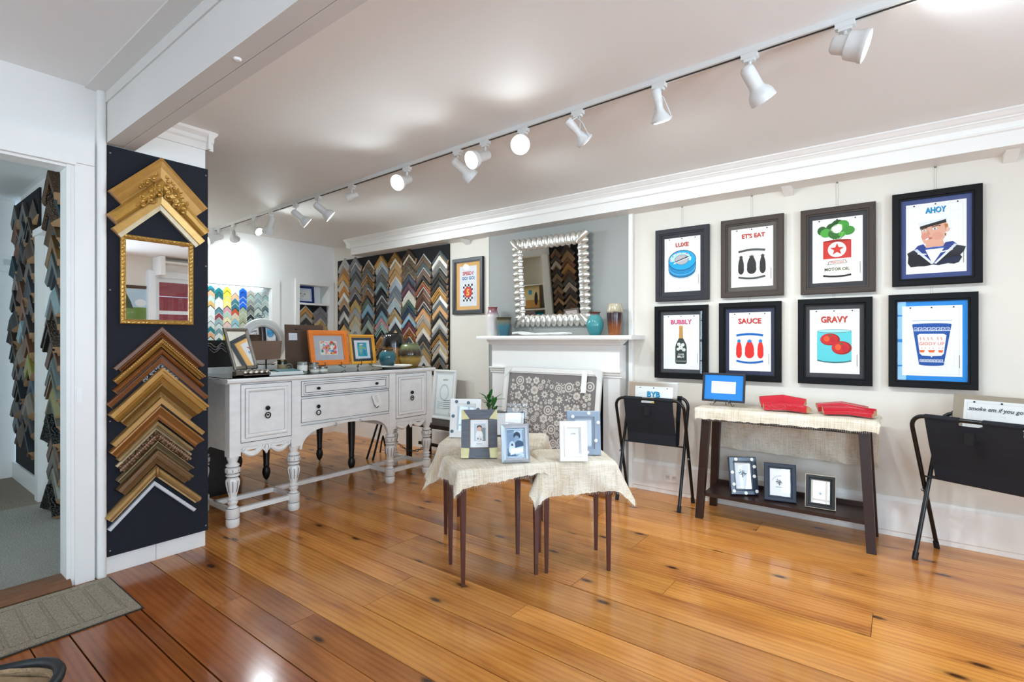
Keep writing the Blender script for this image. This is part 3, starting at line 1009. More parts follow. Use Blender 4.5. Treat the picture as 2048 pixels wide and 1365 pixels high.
def art_luxe():
    a = sheet(0.285, 0.432); title(a, 'LUXE', .865, .075, '#c9503c', '#7a2a22', .45)
    a.ell(.5, .42, .385, .17, '#1c3f5e'); a.rect(.115, .42, .885, .57, '#1c3f5e'); a.ell(.5, .42, .37, .158, '#2c86bd'); a.rect(.13, .42, .87, .57, '#2c86bd')
    for k in range(3):
        a.line([(.5 + .37 * math.cos(t), .46 - .035 * k + .155 * math.sin(t)) for t in [PI + PI * i / 14 for i in range(15)]], .004, '#1f5f92' if k % 2 else '#7cc0e2')
    a.ell(.5, .575, .39, .19, '#1c3f5e'); a.ell(.5, .575, .375, .178, '#3aa5d8'); a.ell(.46, .60, .30, .12, '#bfe2ec')
    a.ell(.5, .56, .375, .14, '#3aa5d8', 20, PI, 2 * PI); a.ell(.49, .585, .2, .095, '#6b7f8c'); a.ell(.49, .585, .185, .086, '#b9b4b8')
    for k, ch in enumerate('CAVIAR'):
        t = PI * (1.0 - (k + .3) / 6.4)
        a.text(ch, .48 + .30 * math.cos(t), .575 + .14 * math.sin(t), .035, '#2c7aa8' if k % 2 else '#d56a6a', .03)
    a.line([(.30, .545), (.68, .635)], .009, '#28333c'); a.line([(.28, .53), (.68, .615)], .006, '#dfe3e6'); a.poly([(.25, .51), (.33, .525), (.31, .55)], '#eef2f4')
    return a

def pear_set(a, top, fill, crown, band):
    a.poly([(.18, .60), (.82, .60), (.82, .17), (.18, .17)], '#f3f1ec')
    cv = [(.18 + .64 * i / 12, .605 - .025 * math.sin(PI * i / 12) * -1) for i in range(13)]
    a.line([(u, v + .0) for u, v in cv], .016, band)
    a.line([(.18 + .64 * i / 12, .17 - .03 * math.sin(PI * i / 12)) for i in range(13)], .014, band)
    for cu, ru in ((.5, .11), (.245, .07), (.76, .07)):
        a.ell(cu, .36, ru, .135, fill); a.ell(cu, .30, ru * 1.04, .085, fill)
        a.ell(cu, .40, ru * .8, .12, fill)
        for k in range(5):
            t = (k - 2) / 2
            a.poly([(cu - .03, .485), (cu + .03, .485), (cu + t * ru * .7, .555 - abs(t) * .02)], crown)
def art_eat():
    a = sheet(0.285, 0.432); title(a, "LET'S EAT", .87, .075, '#c8402e', '#8a2a20', .62); pear_set(a, 0, '#2e2d2c', '#3a3937', '#4d4c4a'); return a
def art_sauce():
    a = sheet(0.285, 0.432); title(a, 'SAUCE', .855, .09, '#cf2f2a', '#3a1614', .56); pear_set(a, 0, '#d8281f', '#2f7fc4', '#1f5fae'); return a
def art_bubbly():
    a = sheet(0.285, 0.432); title(a, 'BUBBLY', .875, .085, '#d4507e', '#26161c', .58)
    a.poly([(.44, .56), (.56, .56), (.55, .78), (.45, .78)], '#b98a3a'); a.rect(.445, .77, .555, .805, '#c79a4a')
    bot = [(.44, .57), (.56, .57), (.6, .52), (.645, .46), (.66, .40), (.66, .12), (.62, .095), (.38, .095), (.34, .12), (.34, .40), (.355, .46), (.4, .52)]
    a.poly(bot, '#16231a'); a.poly([(.37, .14), (.40, .13), (.40, .42), (.37, .40)], '#2f4a35')
    for (u, v, s_) in ((.44, .46, 1), (.55, .45, 1), (.49, .40, 1.2), (.42, .37, .9), (.58, .36, 1)):
        for k in range(5):
            t = k * 2 * PI / 5
            a.ell(u + .032 * s_ * math.cos(t), v + .02 * s_ * math.sin(t), .022 * s_, .014 * s_, '#e9ede6', 8)
        a.ell(u, v, .014, .01, '#c9b14a', 8)
    a.rect(.365, .205, .635, .30, '#101512'); a.text('CUVEE', .5, .275, .028, '#e9e6dc', .02); a.text('BRUT', .5, .23, .04, '#e9e6dc', .03); a.line([(.36, .15), (.64, .15)], .003, '#d9d6c8')
    return a
def art_oil():
    a = sheet(0.285, 0.432)
    for (u, v, ru, rv, c) in ((.40, .85, .12, .075, '#2f5a22'), (.52, .90, .13, .07, '#2a521f'), (.62, .88, .12, .075, '#4f9a35'), (.2, .82, .1, .07, '#33602a'), (.28, .78, .12, .07, '#5aa83e'), (.72, .79, .13, .07, '#4a8f33'), (.47, .76, .15, .085, '#386b28'), (.6, .74, .07, .04, '#6fb84e')):
        a.ell(u, v, ru, rv, c)
    for u in (.35, .45, .5, .58, .66):
        a.line([(.5 + (u - .5) * .4, .66), (u, .76)], .004, '#3f7a2c')
    a.rect(.22, .10, .78, .64, '#f0ead8'); a.rect(.22, .37, .78, .645, '#c3342a'); a.ell(.5, .645, .28, .018, '#8f241e')
    a.ell(.5, .51, .185, .12, '#f0ece2'); a.poly([(.5 + (.15 if k % 2 == 0 else .062) * math.sin(k * PI / 5), .51 + (.098 if k % 2 == 0 else .04) * math.cos(k * PI / 5)) for k in range(10)], '#c8352b')
    a.poly([(.31, .275), (.70, .295), (.67, .345), (.33, .33)], '#3a3632'); a.poly([(.325, .282), (.685, .30), (.66, .338), (.34, .323)], '#f0e8da'); a.text('Improved', .5, .31, .042, '#c3342a', .015, .25, .3)
    a.text('MOTOR OIL', .5, .205, .05, '#3f4a33', .03, 0, .5); a.line([(.22, .11), (.35, .095), (.5, .09), (.65, .095), (.78, .11)], .012, '#26221f')
    return a
def art_gravy():
    a = sheet(0.285, 0.432); title(a, 'GRAVY', .845, .10, '#c83f30', '#4a1c18', .54)
    a.ell(.5, .22, .345, .045, '#3f9aa0'); a.rect(.155, .22, .845, .66, '#6cc9cf'); a.ell(.5, .225, .34, .042, '#6cc9cf'); a.ell(.5, .66, .345, .03, '#5f7f84'); a.ell(.5, .66, .33, .022, '#a9d9dc')
    for (u, v, ru, rv) in ((.42, .53, .2, .095), (.65, .40, .2, .105)):
        a.ell(u, v, ru, rv, '#8f1f1c'); a.ell(u - .02, v + .005, ru * .88, rv * .88, '#c3272a'); a.ell(u - .07, v + .01, ru * .3, rv * .45, '#dd5a2a'); a.ell(u + .06, v - .01, ru * .28, rv * .5, '#b51f2a')
        for k in range(6):
            t = k * PI / 3
            a.poly([(u - .02, v + .06), (u + .02, v + .06), (u + .07 * math.cos(t), v + .065 + .025 * math.sin(t))], '#3f6a35')
    a.line([(.155, .2), (.3, .178), (.5, .17), (.7, .178), (.845, .2)], .006, '#3a6a70')
    return a
def art_ahoy():
    a = sheet(0.285, 0.432); title(a, 'AHOY', .895, .085, '#2a9ad8', '#123a52', .34)
    body = [(.02, .30), (.04, .25), (.03, .16), (.08, .10), (.2, .105), (.32, .10), (.45, .12), (.55, .105), (.7, .125), (.8, .11), (.88, .13), (.93, .2), (.9, .23), (.96, .28), (.99, .34), (.9, .36), (.72, .40), (.3, .38), (.12, .34)]
    a.poly(body, '#17161f'); a.poly([(.45, .12), (.7, .125), (.88, .14), (.9, .22), (.7, .2)], '#1e2440')
    a.poly([(.33, .36), (.66, .37), (.6, .5), (.36, .5)], '#d9a48a')
    a.poly([(.30, .42), (.345, .36), (.47, .13), (.44, .12), (.14, .345), (.2, .40)], '#22357f'); a.poly([(.66, .42), (.62, .36), (.47, .13), (.5, .12), (.86, .38), (.78, .43)], '#22357f')
    for k in range(3):
        a.line([(.145 + .02 * k, .345 + .004 * k), (.435 + .012 * k, .13 + .002 * k)], .004, '#dfe6ee'); a.line([(.855 - .02 * k, .385 + .003 * k), (.505 - .012 * k, .13 + .002 * k)], .004, '#dfe6ee')
    a.poly([(.33, .335), (.64, .345), (.455, .125)], '#eeece6'); a.line([(.32, .342), (.48, .36), (.65, .352)], .009, '#2b57b0')
    a.line([(.2, .285), (.35, .27)], .007, '#e9e9e6'); a.line([(.56, .285), (.78, .315)], .007, '#e9e9e6')
    a.poly([(.26, .64), (.27, .50), (.31, .43), (.40, .40), (.56, .41), (.64, .48), (.67, .58), (.68, .70), (.30, .67)], '#dba88e')
    a.ell(.33, .53, .07, .05, '#d4927e'); a.ell(.53, .52, .09, .055, '#d89c88'); a.poly([(.64, .68), (.70, .68), (.71, .60), (.67, .575), (.66, .63)], '#b8793a'); a.ell(.70, .60, .028, .034, '#e0b8a2'); a.poly([(.65, .54), (.68, .55), (.665, .50)], '#7a4a2a')
    a.poly([(.24, .635), (.68, .70), (.67, .745), (.24, .675)], '#23211f'); a.poly([(.2, .72), (.24, .675), (.45, .735), (.68, .745), (.74, .80), (.76, .825), (.55, .80), (.3, .765)], '#f1f2f3'); a.poly([(.2, .72), (.24, .675), (.67, .745), (.7, .765)], '#dfe3e6')
    a.line([(.255, .625), (.32, .645), (.36, .645)], .006, '#5a3f30'); a.line([(.44, .65), (.54, .67), (.585, .66)], .006, '#5a3f30')
    a.ell(.31, .615, .035, .013, '#e9ecec', 12); a.ell(.31, .615, .014, .012, '#7f9498', 10); a.ell(.49, .625, .04, .015, '#e9ecec', 12); a.ell(.49, .625, .016, .014, '#55666a', 10)
    a.poly([(.37, .62), (.42, .55), (.36, .535)], '#c98f78'); a.ell(.40, .495, .05, .016, '#b5655c', 14); a.line([(.335, .475), (.385, .498)], .007, '#f4f2ee')
    return a
def art_giddy():
    a = sheet(0.285, 0.432); a.poly([(.17, .745), (.83, .745), (.70, .16), (.29, .16)], '#1f4fa0'); a.ell(.5, .165, .205, .02, '#1f4fa0'); a.poly([(.15, .80), (.85, .80), (.83, .735), (.17, .735)], '#eef0f2'); a.ell(.5, .735, .33, .016, '#1f4fa0')
    a.line([(.17, .79), (.83, .79)], .003, '#8fa6c4')
    def key(v, u0, u1, n, hh):
        w = (u1 - u0) / n
        for k in range(n):
            x = u0 + w * k
            a.line([(x, v), (x, v + hh), (x + w * .7, v + hh), (x + w * .7, v + hh * .35), (x + w * .35, v + hh * .35), (x + w * .35, v + hh * .6)], .0028, '#eef2f6'); a.line([(x, v), (x + w, v)], .0028, '#eef2f6')
    key(.645, .205, .81, 8, .045); key(.20, .305, .70, 7, .035)
    a.poly([(.26, .58), (.30, .60), (.70, .60), (.745, .58), (.70, .32), (.66, .29), (.52, .285), (.5, .265), (.48, .285), (.34, .29), (.30, .32)], '#f1f0ec')
    a.text('GIDDY UP', .5, .46, .045, '#d9622a', .012, 0, .42)
    for (u, w) in ((.34, .05), (.50, .065), (.65, .045)):
        a.poly([(u - w, .37), (u + w, .37), (u + w * .6, .335), (u - w * .6, .335)], '#e0641f')
    for u in (.31, .37, .44, .5, .6, .66):
        a.line([(u, .51), (u + .012, .525), (u - .008, .54), (u + .008, .555)], .003, '#d9622a')
        a.line([(u + .02, .385), (u + .03, .40), (u + .02, .412)], .002, '#d9622a')
    return a
def art_speedy():
    a = Art(0.245, 0.43, '#dfe0e2')
    title(a, 'SPEEDY', .82, .085, '#c3302c', '#5a1a1c', .66); title(a, 'GO! GO!', .70, .08, '#2d6fb0', '#1a3048', .74)
    a.rect(.2, .12, .78, .55, '#f2f2ef')
    for i in range(6):
        for k in range(8):
            if (i + k) % 2 == 0:
                a.rect(.2 + .0967 * i, .12 + .05375 * k, .2 + .0967 * (i + 1), .12 + .05375 * (k + 1), '#16181a')
    a.ell(.5, .345, .24, .135, '#c3282a'); a.text('5', .5, .345, .17, '#e8b23a', .05); a.rect(.9, .1, .915, .5, '#a9adb2')
    return a

BLACKF = P('#060607', 0.5, spec=0.2, name='black_frame_paint')
CHARF = P('#2a292e', 0.5, spec=0.25, name='charcoal_frame_paint')
BROWNF = P('#40362f', 0.5, spec=0.25, var=0.1, vscale=8, stretch=(1, 1, 20), name='grey_brown_frame_stain')
WALLF = [
    ('LUXE', art_luxe, -1.3835, 1.56, CHARF, '#25252e', 'charcoal framed print of a blue round tin titled LUXE', 'charcoal'),
    ("EAT", art_eat, -0.8705, 1.566, BROWNF, '#5a544c', 'grey brown framed print of black pears titled LET\'S EAT', ''),
    ('OIL', art_oil, -0.3395, 1.562, BROWNF, '#2f2f33', 'brown framed print of a motor oil can planted with green leaves', ''),
    ('AHOY', art_ahoy, 0.17, 1.585, BLACKF, '#33427a', 'black framed print of a sailor titled AHOY', ''),
    ('BUB', art_bubbly, -1.3915, 0.94, BLACKF, '#2b2b2e', 'black framed print of a champagne bottle titled BUBBLY', ''),
    ('SAUCE', art_sauce, -0.885, 0.945, BLACKF, '#262a46', 'black framed print of red pears with blue tops titled SAUCE', ''),
    ('GRAVY', art_gravy, -0.3565, 0.948, BLACKF, '#303034', 'black framed print of tomatoes in a turquoise can titled GRAVY', ''),
    ('GIDDY', art_giddy, 0.1515, 0.952, BLACKF, '#2f86d8', 'black framed blue matted print of a blue paper cup reading GIDDY UP', ''),
]
for (k, fn, x, z, fm, mt, lab, _) in WALLF:
    p = picture('framed_print', lab, 'picture', 0.425, 0.582, 0.046, 0.026, fm, (x, 4.058, z), group='framed prints in two rows on the picture wall', art=fn(), mat=mt)
    b = MB()
    zt = 2.315 - z if z > 1.3 else 0.625
    for dx in (-0.006, 0.006):
        b.tube([(dx, -0.004, 0.575), (dx, -0.004, zt)], 0.0006, 4)
    if z > 1.3:
        b.ball((0, -0.006, zt - 0.008), 0.006, 6, 5)
    b.build('hanging_wire', P('#8a8782', 0.4, 0.5), p)
picture('framed_print', 'small black framed print titled SPEEDY GO! GO! with a chequered 5', 'picture', 0.435, 0.60, 0.045, 0.026, P('#1f2228', 0.4), (-3.682, 4.066, 1.525), art=art_speedy(), mat='#d9a860')

# small gold mirror on the navy board
gm = thing('wall_mirror', 'small gold framed mirror hung on the navy board', 'mirror', (-3.345, 1.082, 1.337), PI / 2)
b = MB()
b.rails(0.356, 0.485, [(0, 0), (0, .014), (.004, .018), (.012, .02), (.02, .016), (.024, .018), (.026, .010), (.026, .002)])
b.build('frame', P('#b58c42', 0.33, 0.65, var=0.25, vscale=70, bmp=0.4, name='gilt_frame'), gm, smooth=30)
b = MB()
for k in range(22):
    for sx in (-1, 1):
        b.tube([(sx * (.178 - .012) - .006, -.020, .014 + k * .0215), (sx * (.178 - .012) + .006, -.020, .024 + k * .0215)], .0035, 5)
for k in range(15):
    for zz in (.012, .473):
        b.tube([(-.155 + k * .0215, -.020, zz - .006), (-.145 + k * .0215, -.020, zz + .006)], .0035, 5)
b.build('beading', P('#c9a55a', 0.3, 0.7), gm, smooth=60)['kind'] = 'stuff'
b = MB(); b.box(-.154, .154, -.008, -.004, .024, .461)
b.build('mirror_glass', MIRROR, gm)

# ------------------------------------------------------------------ fireplace and mantel
mp = MB()
mp.box(-3.245, -1.865, 3.93, 4.0685, 0.93, 1.205)
mp.prism([(3.93, 1.20), (3.915, 1.205), (3.905, 1.225), (3.88, 1.24), (3.87, 1.252), (4.0685, 1.252)], -3.27, -1.845, axis='x')
man = thing('fireplace', 'white painted fireplace surround with a long mantel shelf below the grey chimney panel', 'fireplace', (0, 0, 0))
mp.build('frieze', TRIM, man)
b = MB(); b.prism([(3.80, 1.252), (3.795, 1.268), (3.80, 1.287), (4.0685, 1.287), (4.0685, 1.252)], -3.335, -1.70, axis='x')
b.build('mantel_shelf', TRIM, man)
for x0, x1 in ((-3.245, -3.09), (-2.02, -1.865)):
    b = MB(); b.box(x0, x1, 3.935, 4.0685, 0, 0.93)
    b.prism([(3.935, 0.925), (3.922, 0.93), (3.922, 0.945), (3.912, 0.95), (3.905, 0.968), (3.895, 0.975), (3.895, 0.985), (4.0, 0.985), (4.0, 0.925)], x0 - 0.012, x1 + 0.02, axis='x')
    b.box(x0 - 0.008, x1 + 0.008, 3.925, 3.96, 0, 0.16)
    b.build('pilaster', TRIM, man)
b = MB(); b.box(-3.09, -2.02, 4.0, 4.05, 0, 0.93)
b.build('firebox', P('#14110f', 0.9), man)
sbox('hearth', -3.3, -1.85, 3.64, 3.92, 0.0005, 0.02, P('#7a4a22', 0.35, var=0.2, vscale=6, stretch=(1, 8, 1)))

# silver scalloped mirror over the mantel
sm = thing('wall_mirror', 'large square mirror with a silver scalloped frame above the mantel', 'mirror', (-2.6, 4.043, 1.40), 0, rx=math.radians(4.5))
SIL = P('#e0ddd4', 0.27, 0.8, var=0.15, vscale=30, name='silver_leaf')
b = MB()
b.rails(0.70, 0.70, [(0, 0), (0, .03), (.02, .036), (.03, .03), (.034, .01)], z0=0.05)
b.build('frame', SIL, sm, smooth=30)
_s = MB(); _s.ball((0, 0, 0), 1.0, 12, 8)
scal = _s.mesh('scallop'); scal.materials.append(SIL)
scal.polygons.foreach_set('use_smooth', [True] * len(scal.polygons))
for k in range(12):
    t = -0.335 + 0.67 * k / 11
    for (x, z, sx, sz) in ((t, 0.034, .0345, .060), (t, 0.766, .0345, .060), (-0.366, 0.40 + t, .060, .0345), (0.366, 0.40 + t, .060, .0345)):
        q = link('scallop', scal, sm)
        q.location = (x, -0.02, z)
        q.scale = (sx, .026, sz)
for sx in (-1, 1):
    for sz in (-1, 1):
        b = MB()
        b.tube([(sx * .32, -.028, .40 + sz * .32), (sx * .37, -.03, .40 + sz * .37), (sx * .41, -.018, .40 + sz * .41)], [.026, .036, .03], 10)
        b.build('corner_scallop', SIL, sm, smooth=60)
b = MB(); b.box(-.322, .322, -.012, -.008, .078, .722)
b.build('mirror_glass', MIRROR, sm)

# ------------------------------------------------------------------ pottery
def pot(name, label, prof, loc, cols, group=None, rough=0.15, handle=None):
    """glazed pot: the glaze changes with height (its own colour bands)"""
    H = max(z for r, z in prof)
    m, nt, bs = newmat('glaze_' + cols[0][1].strip('#'))
    tc = node(nt, 'ShaderNodeTexCoord')
    sp = node(nt, 'ShaderNodeSeparateXYZ')
    nt.links.new(tc.outputs['Object'], sp.inputs[0])
    nz = node(nt, 'ShaderNodeTexNoise', i_Scale=40.0, i_Detail=3.0)
    nt.links.new(tc.outputs['Object'], nz.inputs['Vector'])
    ma = node(nt, 'ShaderNodeMath', operation='MULTIPLY_ADD')
    ma.inputs[1].default_value = 0.12
    nt.links.new(nz.outputs[0], ma.inputs[0])
    dv = node(nt, 'ShaderNodeMath', operation='DIVIDE')
    dv.inputs[1].default_value = H
    nt.links.new(sp.outputs['Z'], dv.inputs[0])
    nt.links.new(dv.outputs[0], ma.inputs[2])
    nt.links.new(ramp(nt, ma.outputs[0], [(p + .05, lin(c)) for p, c in cols]), bs.inputs['Base Color'])
    bs.inputs['Roughness'].default_value = rough
    b = MB()
    b.lathe(prof, (0, 0, 0), 28)
    o = b.build(name, m, smooth=50)
    o.location = loc
    tag(o, label, 'vase', group)
    return o
def wall_in(prof, t=0.006, z0=0.012):
    return prof + [(max(r - t, 0.004), z) for r, z in reversed(prof) if z > z0] + [(0.0, z0)]
MZ = 1.2875
gmv = 'pottery on the mantel shelf'
pot('pottery_vase', 'tall white bottle vase with a pinkish neck, left end of the mantel', wall_in([(0.0, 0), (.055, 0), (.062, .03), (.066, .1), (.068, .18), (.058, .22), (.046, .245), (.044, .27), (.05, .288)]), (-3.235, 3.93, MZ), [(0, '#ded8d2'), (.72, '#d9d0cc'), (.82, '#a08490'), (.97, '#8a4a4a')], gmv)
pot('pottery_cup', 'blue green tumbler with a brown rim on the mantel', wall_in([(0.0, 0), (.048, 0), (.054, .04), (.062, .1), (.07, .165), (.074, .18)]), (-3.07, 3.90, MZ), [(0, '#38606f'), (.55, '#4a7684'), (.8, '#7d7a62'), (.92, '#3f3a26')], gmv)
pot('pottery_vase', 'round turquoise vase with a red rim, right of the silver mirror', wall_in([(0.0, 0), (.045, 0), (.06, .03), (.074, .075), (.074, .11), (.058, .15), (.042, .17), (.04, .185), (.052, .2)]), (-2.085, 3.91, MZ), [(0, '#356f76'), (.5, '#4f8f93'), (.85, '#5c9a98'), (.97, '#5f2a2a')], gmv)
pot('pottery_vase', 'tall brown vase with a cream top, right end of the mantel', wall_in([(0.0, 0), (.048, 0), (.056, .06), (.064, .15), (.067, .2), (.058, .235), (.054, .255), (.058, .265)]), (-1.905, 3.92, MZ), [(0, '#8a5226'), (.3, '#7a4522'), (.5, '#3f2a28'), (.70, '#33242a'), (.76, '#a89c84'), (.95, '#c3b89e')], gmv)
b = MB()
for k, (y, h0, ph) in enumerate(((3.865, .02, 0), (3.88, .014, 1.3), (3.87, .012, 2.4))):
    n = 22
    b.tube([(-2.94 + .035 * k + (.66 - .09 * k) * i / n, y + .012 * math.sin(ph + i * .5), MZ + .014 + h0 * (0.5 + 0.5 * math.sin(ph + i * .42)) * (0.4 + 0.6 * (1 - i / n))) for i in range(n + 1)], [.0105 - .005 * i / n for i in range(n + 1)], 6)
o = b.build('driftwood_branch', P('#e6e4e0', 0.6, var=0.06, vscale=30), smooth=60)
tag(o, 'white painted bare branch lying along the mantel shelf', 'branch')

# large floral picture leaning on the fireplace
fa = Art(0.93, 0.875, '#807a78')
fr = random.Random(11)
pl = []
CRM = '#d6cec3'
for r, tries in ((.05, 60), (.042, 160), (.034, 400), (.026, 900), (.018, 1500), (.010, 1800)):
    for _ in range(tries):
        u, v = fr.uniform(.05, .95), fr.uniform(.05, .93)
        if all((u - a) ** 2 + (v - c) ** 2 > (r + q) ** 2 * .92 for a, c, q in pl):
            pl.append((u, v, r))
for (u, v, r) in pl:
    k = fr.random()
    if r < .016:
        fa.ell(u, v, r * .8, r * .8, CRM, 7); continue
    if k < .5:
        n = fr.choice([5, 6, 8]); t0 = fr.random() * 2
        for j in range(n):
            t = t0 + 2 * PI * j / n
            fa.ell(u + r * .6 * math.cos(t), v + r * .6 * math.sin(t), r * .36, r * .36, CRM, 7)
        fa.ell(u, v, r * .3, r * .3, '#807a78', 7)
        fa.ell(u, v, r * .16, r * .16, CRM, 6)
    elif k < .72:
        n = 9
        fa.poly([(u + r * (1 if j % 2 == 0 else .5) * math.cos(PI * j / n), v + r * (1 if j % 2 == 0 else .5) * math.sin(PI * j / n)) for j in range(2 * n)], CRM)
        fa.ell(u, v, r * .25, r * .25, '#807a78', 7)
    elif k < .9:
        fa.ell(u, v, r, r, CRM, 14); fa.ell(u, v, r * .72, r * .72, '#807a78', 12); fa.ell(u, v, r * .5, r * .5, CRM, 9); fa.ell(u, v, r * .2, r * .2, '#807a78', 6)
    else:
        for t in (0.5, 2.0, 3.6, 5.2):
            fa.poly([(u, v), (u + r * .6 * math.cos(t - .4), v + r * .6 * math.sin(t - .4)), (u + r * math.cos(t), v + r * math.sin(t)), (u + r * .6 * math.cos(t + .4), v + r * .6 * math.sin(t + .4))], CRM)
fl = picture('floral_picture', 'big white framed grey picture of cream flowers leaning against the fireplace', 'picture', 1.03, 0.975, 0.048, 0.022, P('#e9e6e0', 0.4), (-2.505, 3.735, 0.021), rx=-math.radians(8.5), art=fa, mat='#8b8790')
b = MB(); b.box(.33, .38, -.03, -.026, .78, .972)
b.build('paper_strip', P('#f1efea', 0.7), fl)
for (x, z, s_) in ((-.47, .93, 1), (.47, .93, -1)):
    b = MB(); b.prism([(x - .045 * s_, z + .045), (x + .05 * s_, z + .045), (x - .045 * s_, z - .06)], -.0275, -.0255)
    b.build('corner_guard', P('#dcdad6', 0.4), fl)

# ------------------------------------------------------------------ white antique sideboard
def antique():
    m, nt, b = newmat('antiqued_white_paint')
    n = node(nt, 'ShaderNodeTexNoise', i_Scale=9.0, i_Detail=5.0)
    nt.links.new(coords(nt, (1, 1, 2)), n.inputs['Vector'])
    nt.links.new(ramp(nt, n.outputs[0], [(.3, lin('#e6e4e0')), (.6, lin('#efede9'))]), b.inputs['Base Color'])
    b.inputs['Roughness'].default_value = 0.42
    return m
ANT = antique()
GLZ = P('#4d4c50', 0.6, name='dark_glaze_line')
IRON = P('#1b1a19', 0.4, 0.6, name='black_iron')
SB = thing('sideboard', 'white antiqued sideboard with carved aprons and turned legs', 'sideboard', (-3.52, 2.455, 0), PI / 2)
W2, D = 0.905, 0.53
b = MB()
b.prism([(-.005, .955), (-.03, .965), (-.034, .978), (-.028, .99), (D + .01, .99), (D + .01, .955)], -W2 - .03, W2 + .03, axis='x')
b.build('top', ANT, SB)
b = MB(); b.box(-W2 - .02, W2 + .02, -.02, D, .9902, .996)
b.build('glass_sheet', glass_thin('table_glass', (.93, .97, .95), 2.2), SB)
b = MB(); b.box(-W2, W2, D - .01, D + .008, .996, 1.045)
b.build('backsplash', ANT, SB)
def glaze_frame(b, x0, x1, z0, z1, y, t=.003):
    for (a, c, e, f) in ((x0, x1, z0, z0 + t), (x0, x1, z1 - t, z1), (x0, x0 + t, z0, z1), (x1 - t, x1, z0, z1)):
        b.box(a, c, y - .0012, y, e, f)
for sg in (-1, 1):
    xa, xb = (-W2, -.415) if sg < 0 else (.415, W2)
    b = MB(); b.box(xa + .01, xb - .01, .012, D, .50, .955)
    b.build('cabinet_body', ANT, SB)
    x0, x1 = xa + .065, xb - .065
    d = MB(); d.box(x0, x1, -.006, .012, .555, .948)
    dr = d.build('door', ANT, SB)
    b = MB()
    w, h = x1 - x0 - .06, .393 - .06
    b.rails(w, h, [(0, 0), (0, .006), (.006, .011), (.014, .012), (.018, .006), (.022, .004), (.026, 0)], x0=(x0 + x1) / 2, z0=.585, y0=-.006)
    b.build('panel_moulding', ANT, dr)
    b = MB()
    glaze_frame(b, x0, x1, .555, .948, -.006); glaze_frame(b, x0 + .028, x1 - .028, .583, .92, -.006)
    glaze_frame(b, x0 + .052, x1 - .052, .607, .896, -.006, .004)
    b.build('glaze_lines', GLZ, dr)
    b = MB()
    b.ball(((x0 + x1) / 2, -.018, .775), .016, 10, 8, sc_=(1, .8, 1))
    cx_ = (x0 + x1) / 2
    b.tube([(cx_ + .018 * s1 * math.sin(t) , -.018, .745 - .022 * (1 - math.cos(t)) * .9) for s1 in (1,) for t in [2 * PI * i / 12 for i in range(12)]], .004, 5, closed=True)
    b.ball((cx_, -.018, .728), .007, 8, 6)
    b.build('drop_pull', IRON, dr, smooth=60)
    for z in (.63, .90):
        b = MB(); b.box((x0 - .007) if sg < 0 else (x1 + .003), (x0 - .003) if sg < 0 else (x1 + .007), -.004, .004, z - .03, z + .03)
        b.build('hinge', IRON, dr)
    # carved apron below the door
    b = MB()
    b.box(x0, x1, .0, .02, .525, .552)
    c_, hw_ = (x0 + x1) / 2, (x1 - x0) / 2
    for s1 in (-1, 1):
        pts = [(c_ + s1 * (.03 + (hw_ - .055) * t), .01, .505 - .03 * math.sin(PI * t * 1.0) - .008 * t) for t in [i / 10 for i in range(11)]]
        b.tube(pts, [.012 + .010 * math.sin(PI * i / 10) for i in range(11)], 7)
        sp = [(c_ + s1 * (hw_ - .03) + s1 * (.004 + .018 * t) * math.cos(6.5 * t), .008, .508 + (.004 + .018 * t) * math.sin(6.5 * t)) for t in [i / 14 for i in range(15)]]
        b.tube(sp, .007, 6)
        b.tube([(c_ + s1 * (.02 + (hw_ - .06) * t), .01, .53 - .012 * math.sin(PI * t)) for t in [i / 6 for i in range(7)]], .006, 5)
        b.tube([(c_ + s1 * .012, .006, .53), (c_ + s1 * .026, .004, .50), (c_ + s1 * .012, .004, .478)], [.006, .010, .004], 6)
    b.ball((c_, .004, .49), .017, 8, 6, sc_=(.8, .7, 2.0))
    b.build('carved_apron', ANT, SB, smooth=50)
# centre: drawers, arch
b = MB(); b.box(-.425, .425, .014, D, .62, .955)
b.build('centre_body', ANT, SB)
for (z0, z1, nm) in ((.825, .942, 'upper'), (.635, .812, 'lower')):
    d = MB(); d.box(-.405, .405, -.004, .014, z0, z1)
    dr = d.build('drawer', ANT, SB)
    b = MB(); glaze_frame(b, -.405, .405, z0, z1, -.004, .0025)
    if nm == 'upper':
        glaze_frame(b, -.385, .385, z0 + .014, z1 - .014, -.004, .003)
        glaze_frame(b, -.372, .372, z0 + .028, z1 - .028, -.004, .004)
        b.box(-.40, .40, -.0052, -.004, .829, .832)
    b.build('glaze_lines', GLZ, dr)
    for sx in (-.27, .27):
        b = MB()
        if nm == 'upper':
            b.ball((sx, -.018, .883), .014, 10, 8, sc_=(1, 1, .8))
            b.tube([(sx, -.004, .883), (sx, -.016, .883)], .006, 6)
        else:
            b.ball((sx, -.016, .745), .015, 10, 8, sc_=(1, .8, 1))
            b.tube([(sx + .017 * math.sin(t), -.016, .717 - .02 * (1 - math.cos(t)) * .9) for t in [2 * PI * i / 12 for i in range(12)]], .004, 5, closed=True)
        b.build('knob', IRON, dr, smooth=60)
def arch_pts():
    p = [(-.41, .62), (.41, .62), (.41, .44)]
    p += [(.398 - .19 * (1 - math.cos(t)), .44 + .138 * math.sin(t)) for t in [PI / 2 * i / 8 for i in range(9)]]
    p += [(.15, .582), (.10, .588), (.0, .592), (-.10, .588), (-.15, .582)]
    p += [(-.398 + .19 * (1 - math.cos(t)), .44 + .138 * math.sin(t)) for t in [PI / 2 * (8 - i) / 8 for i in range(9)]]
    p += [(-.41, .44)]
    return p
b = MB(); b.prism(arch_pts(), -.002, .018)
ar = b.build('arched_apron', ANT, SB)
b = MB()
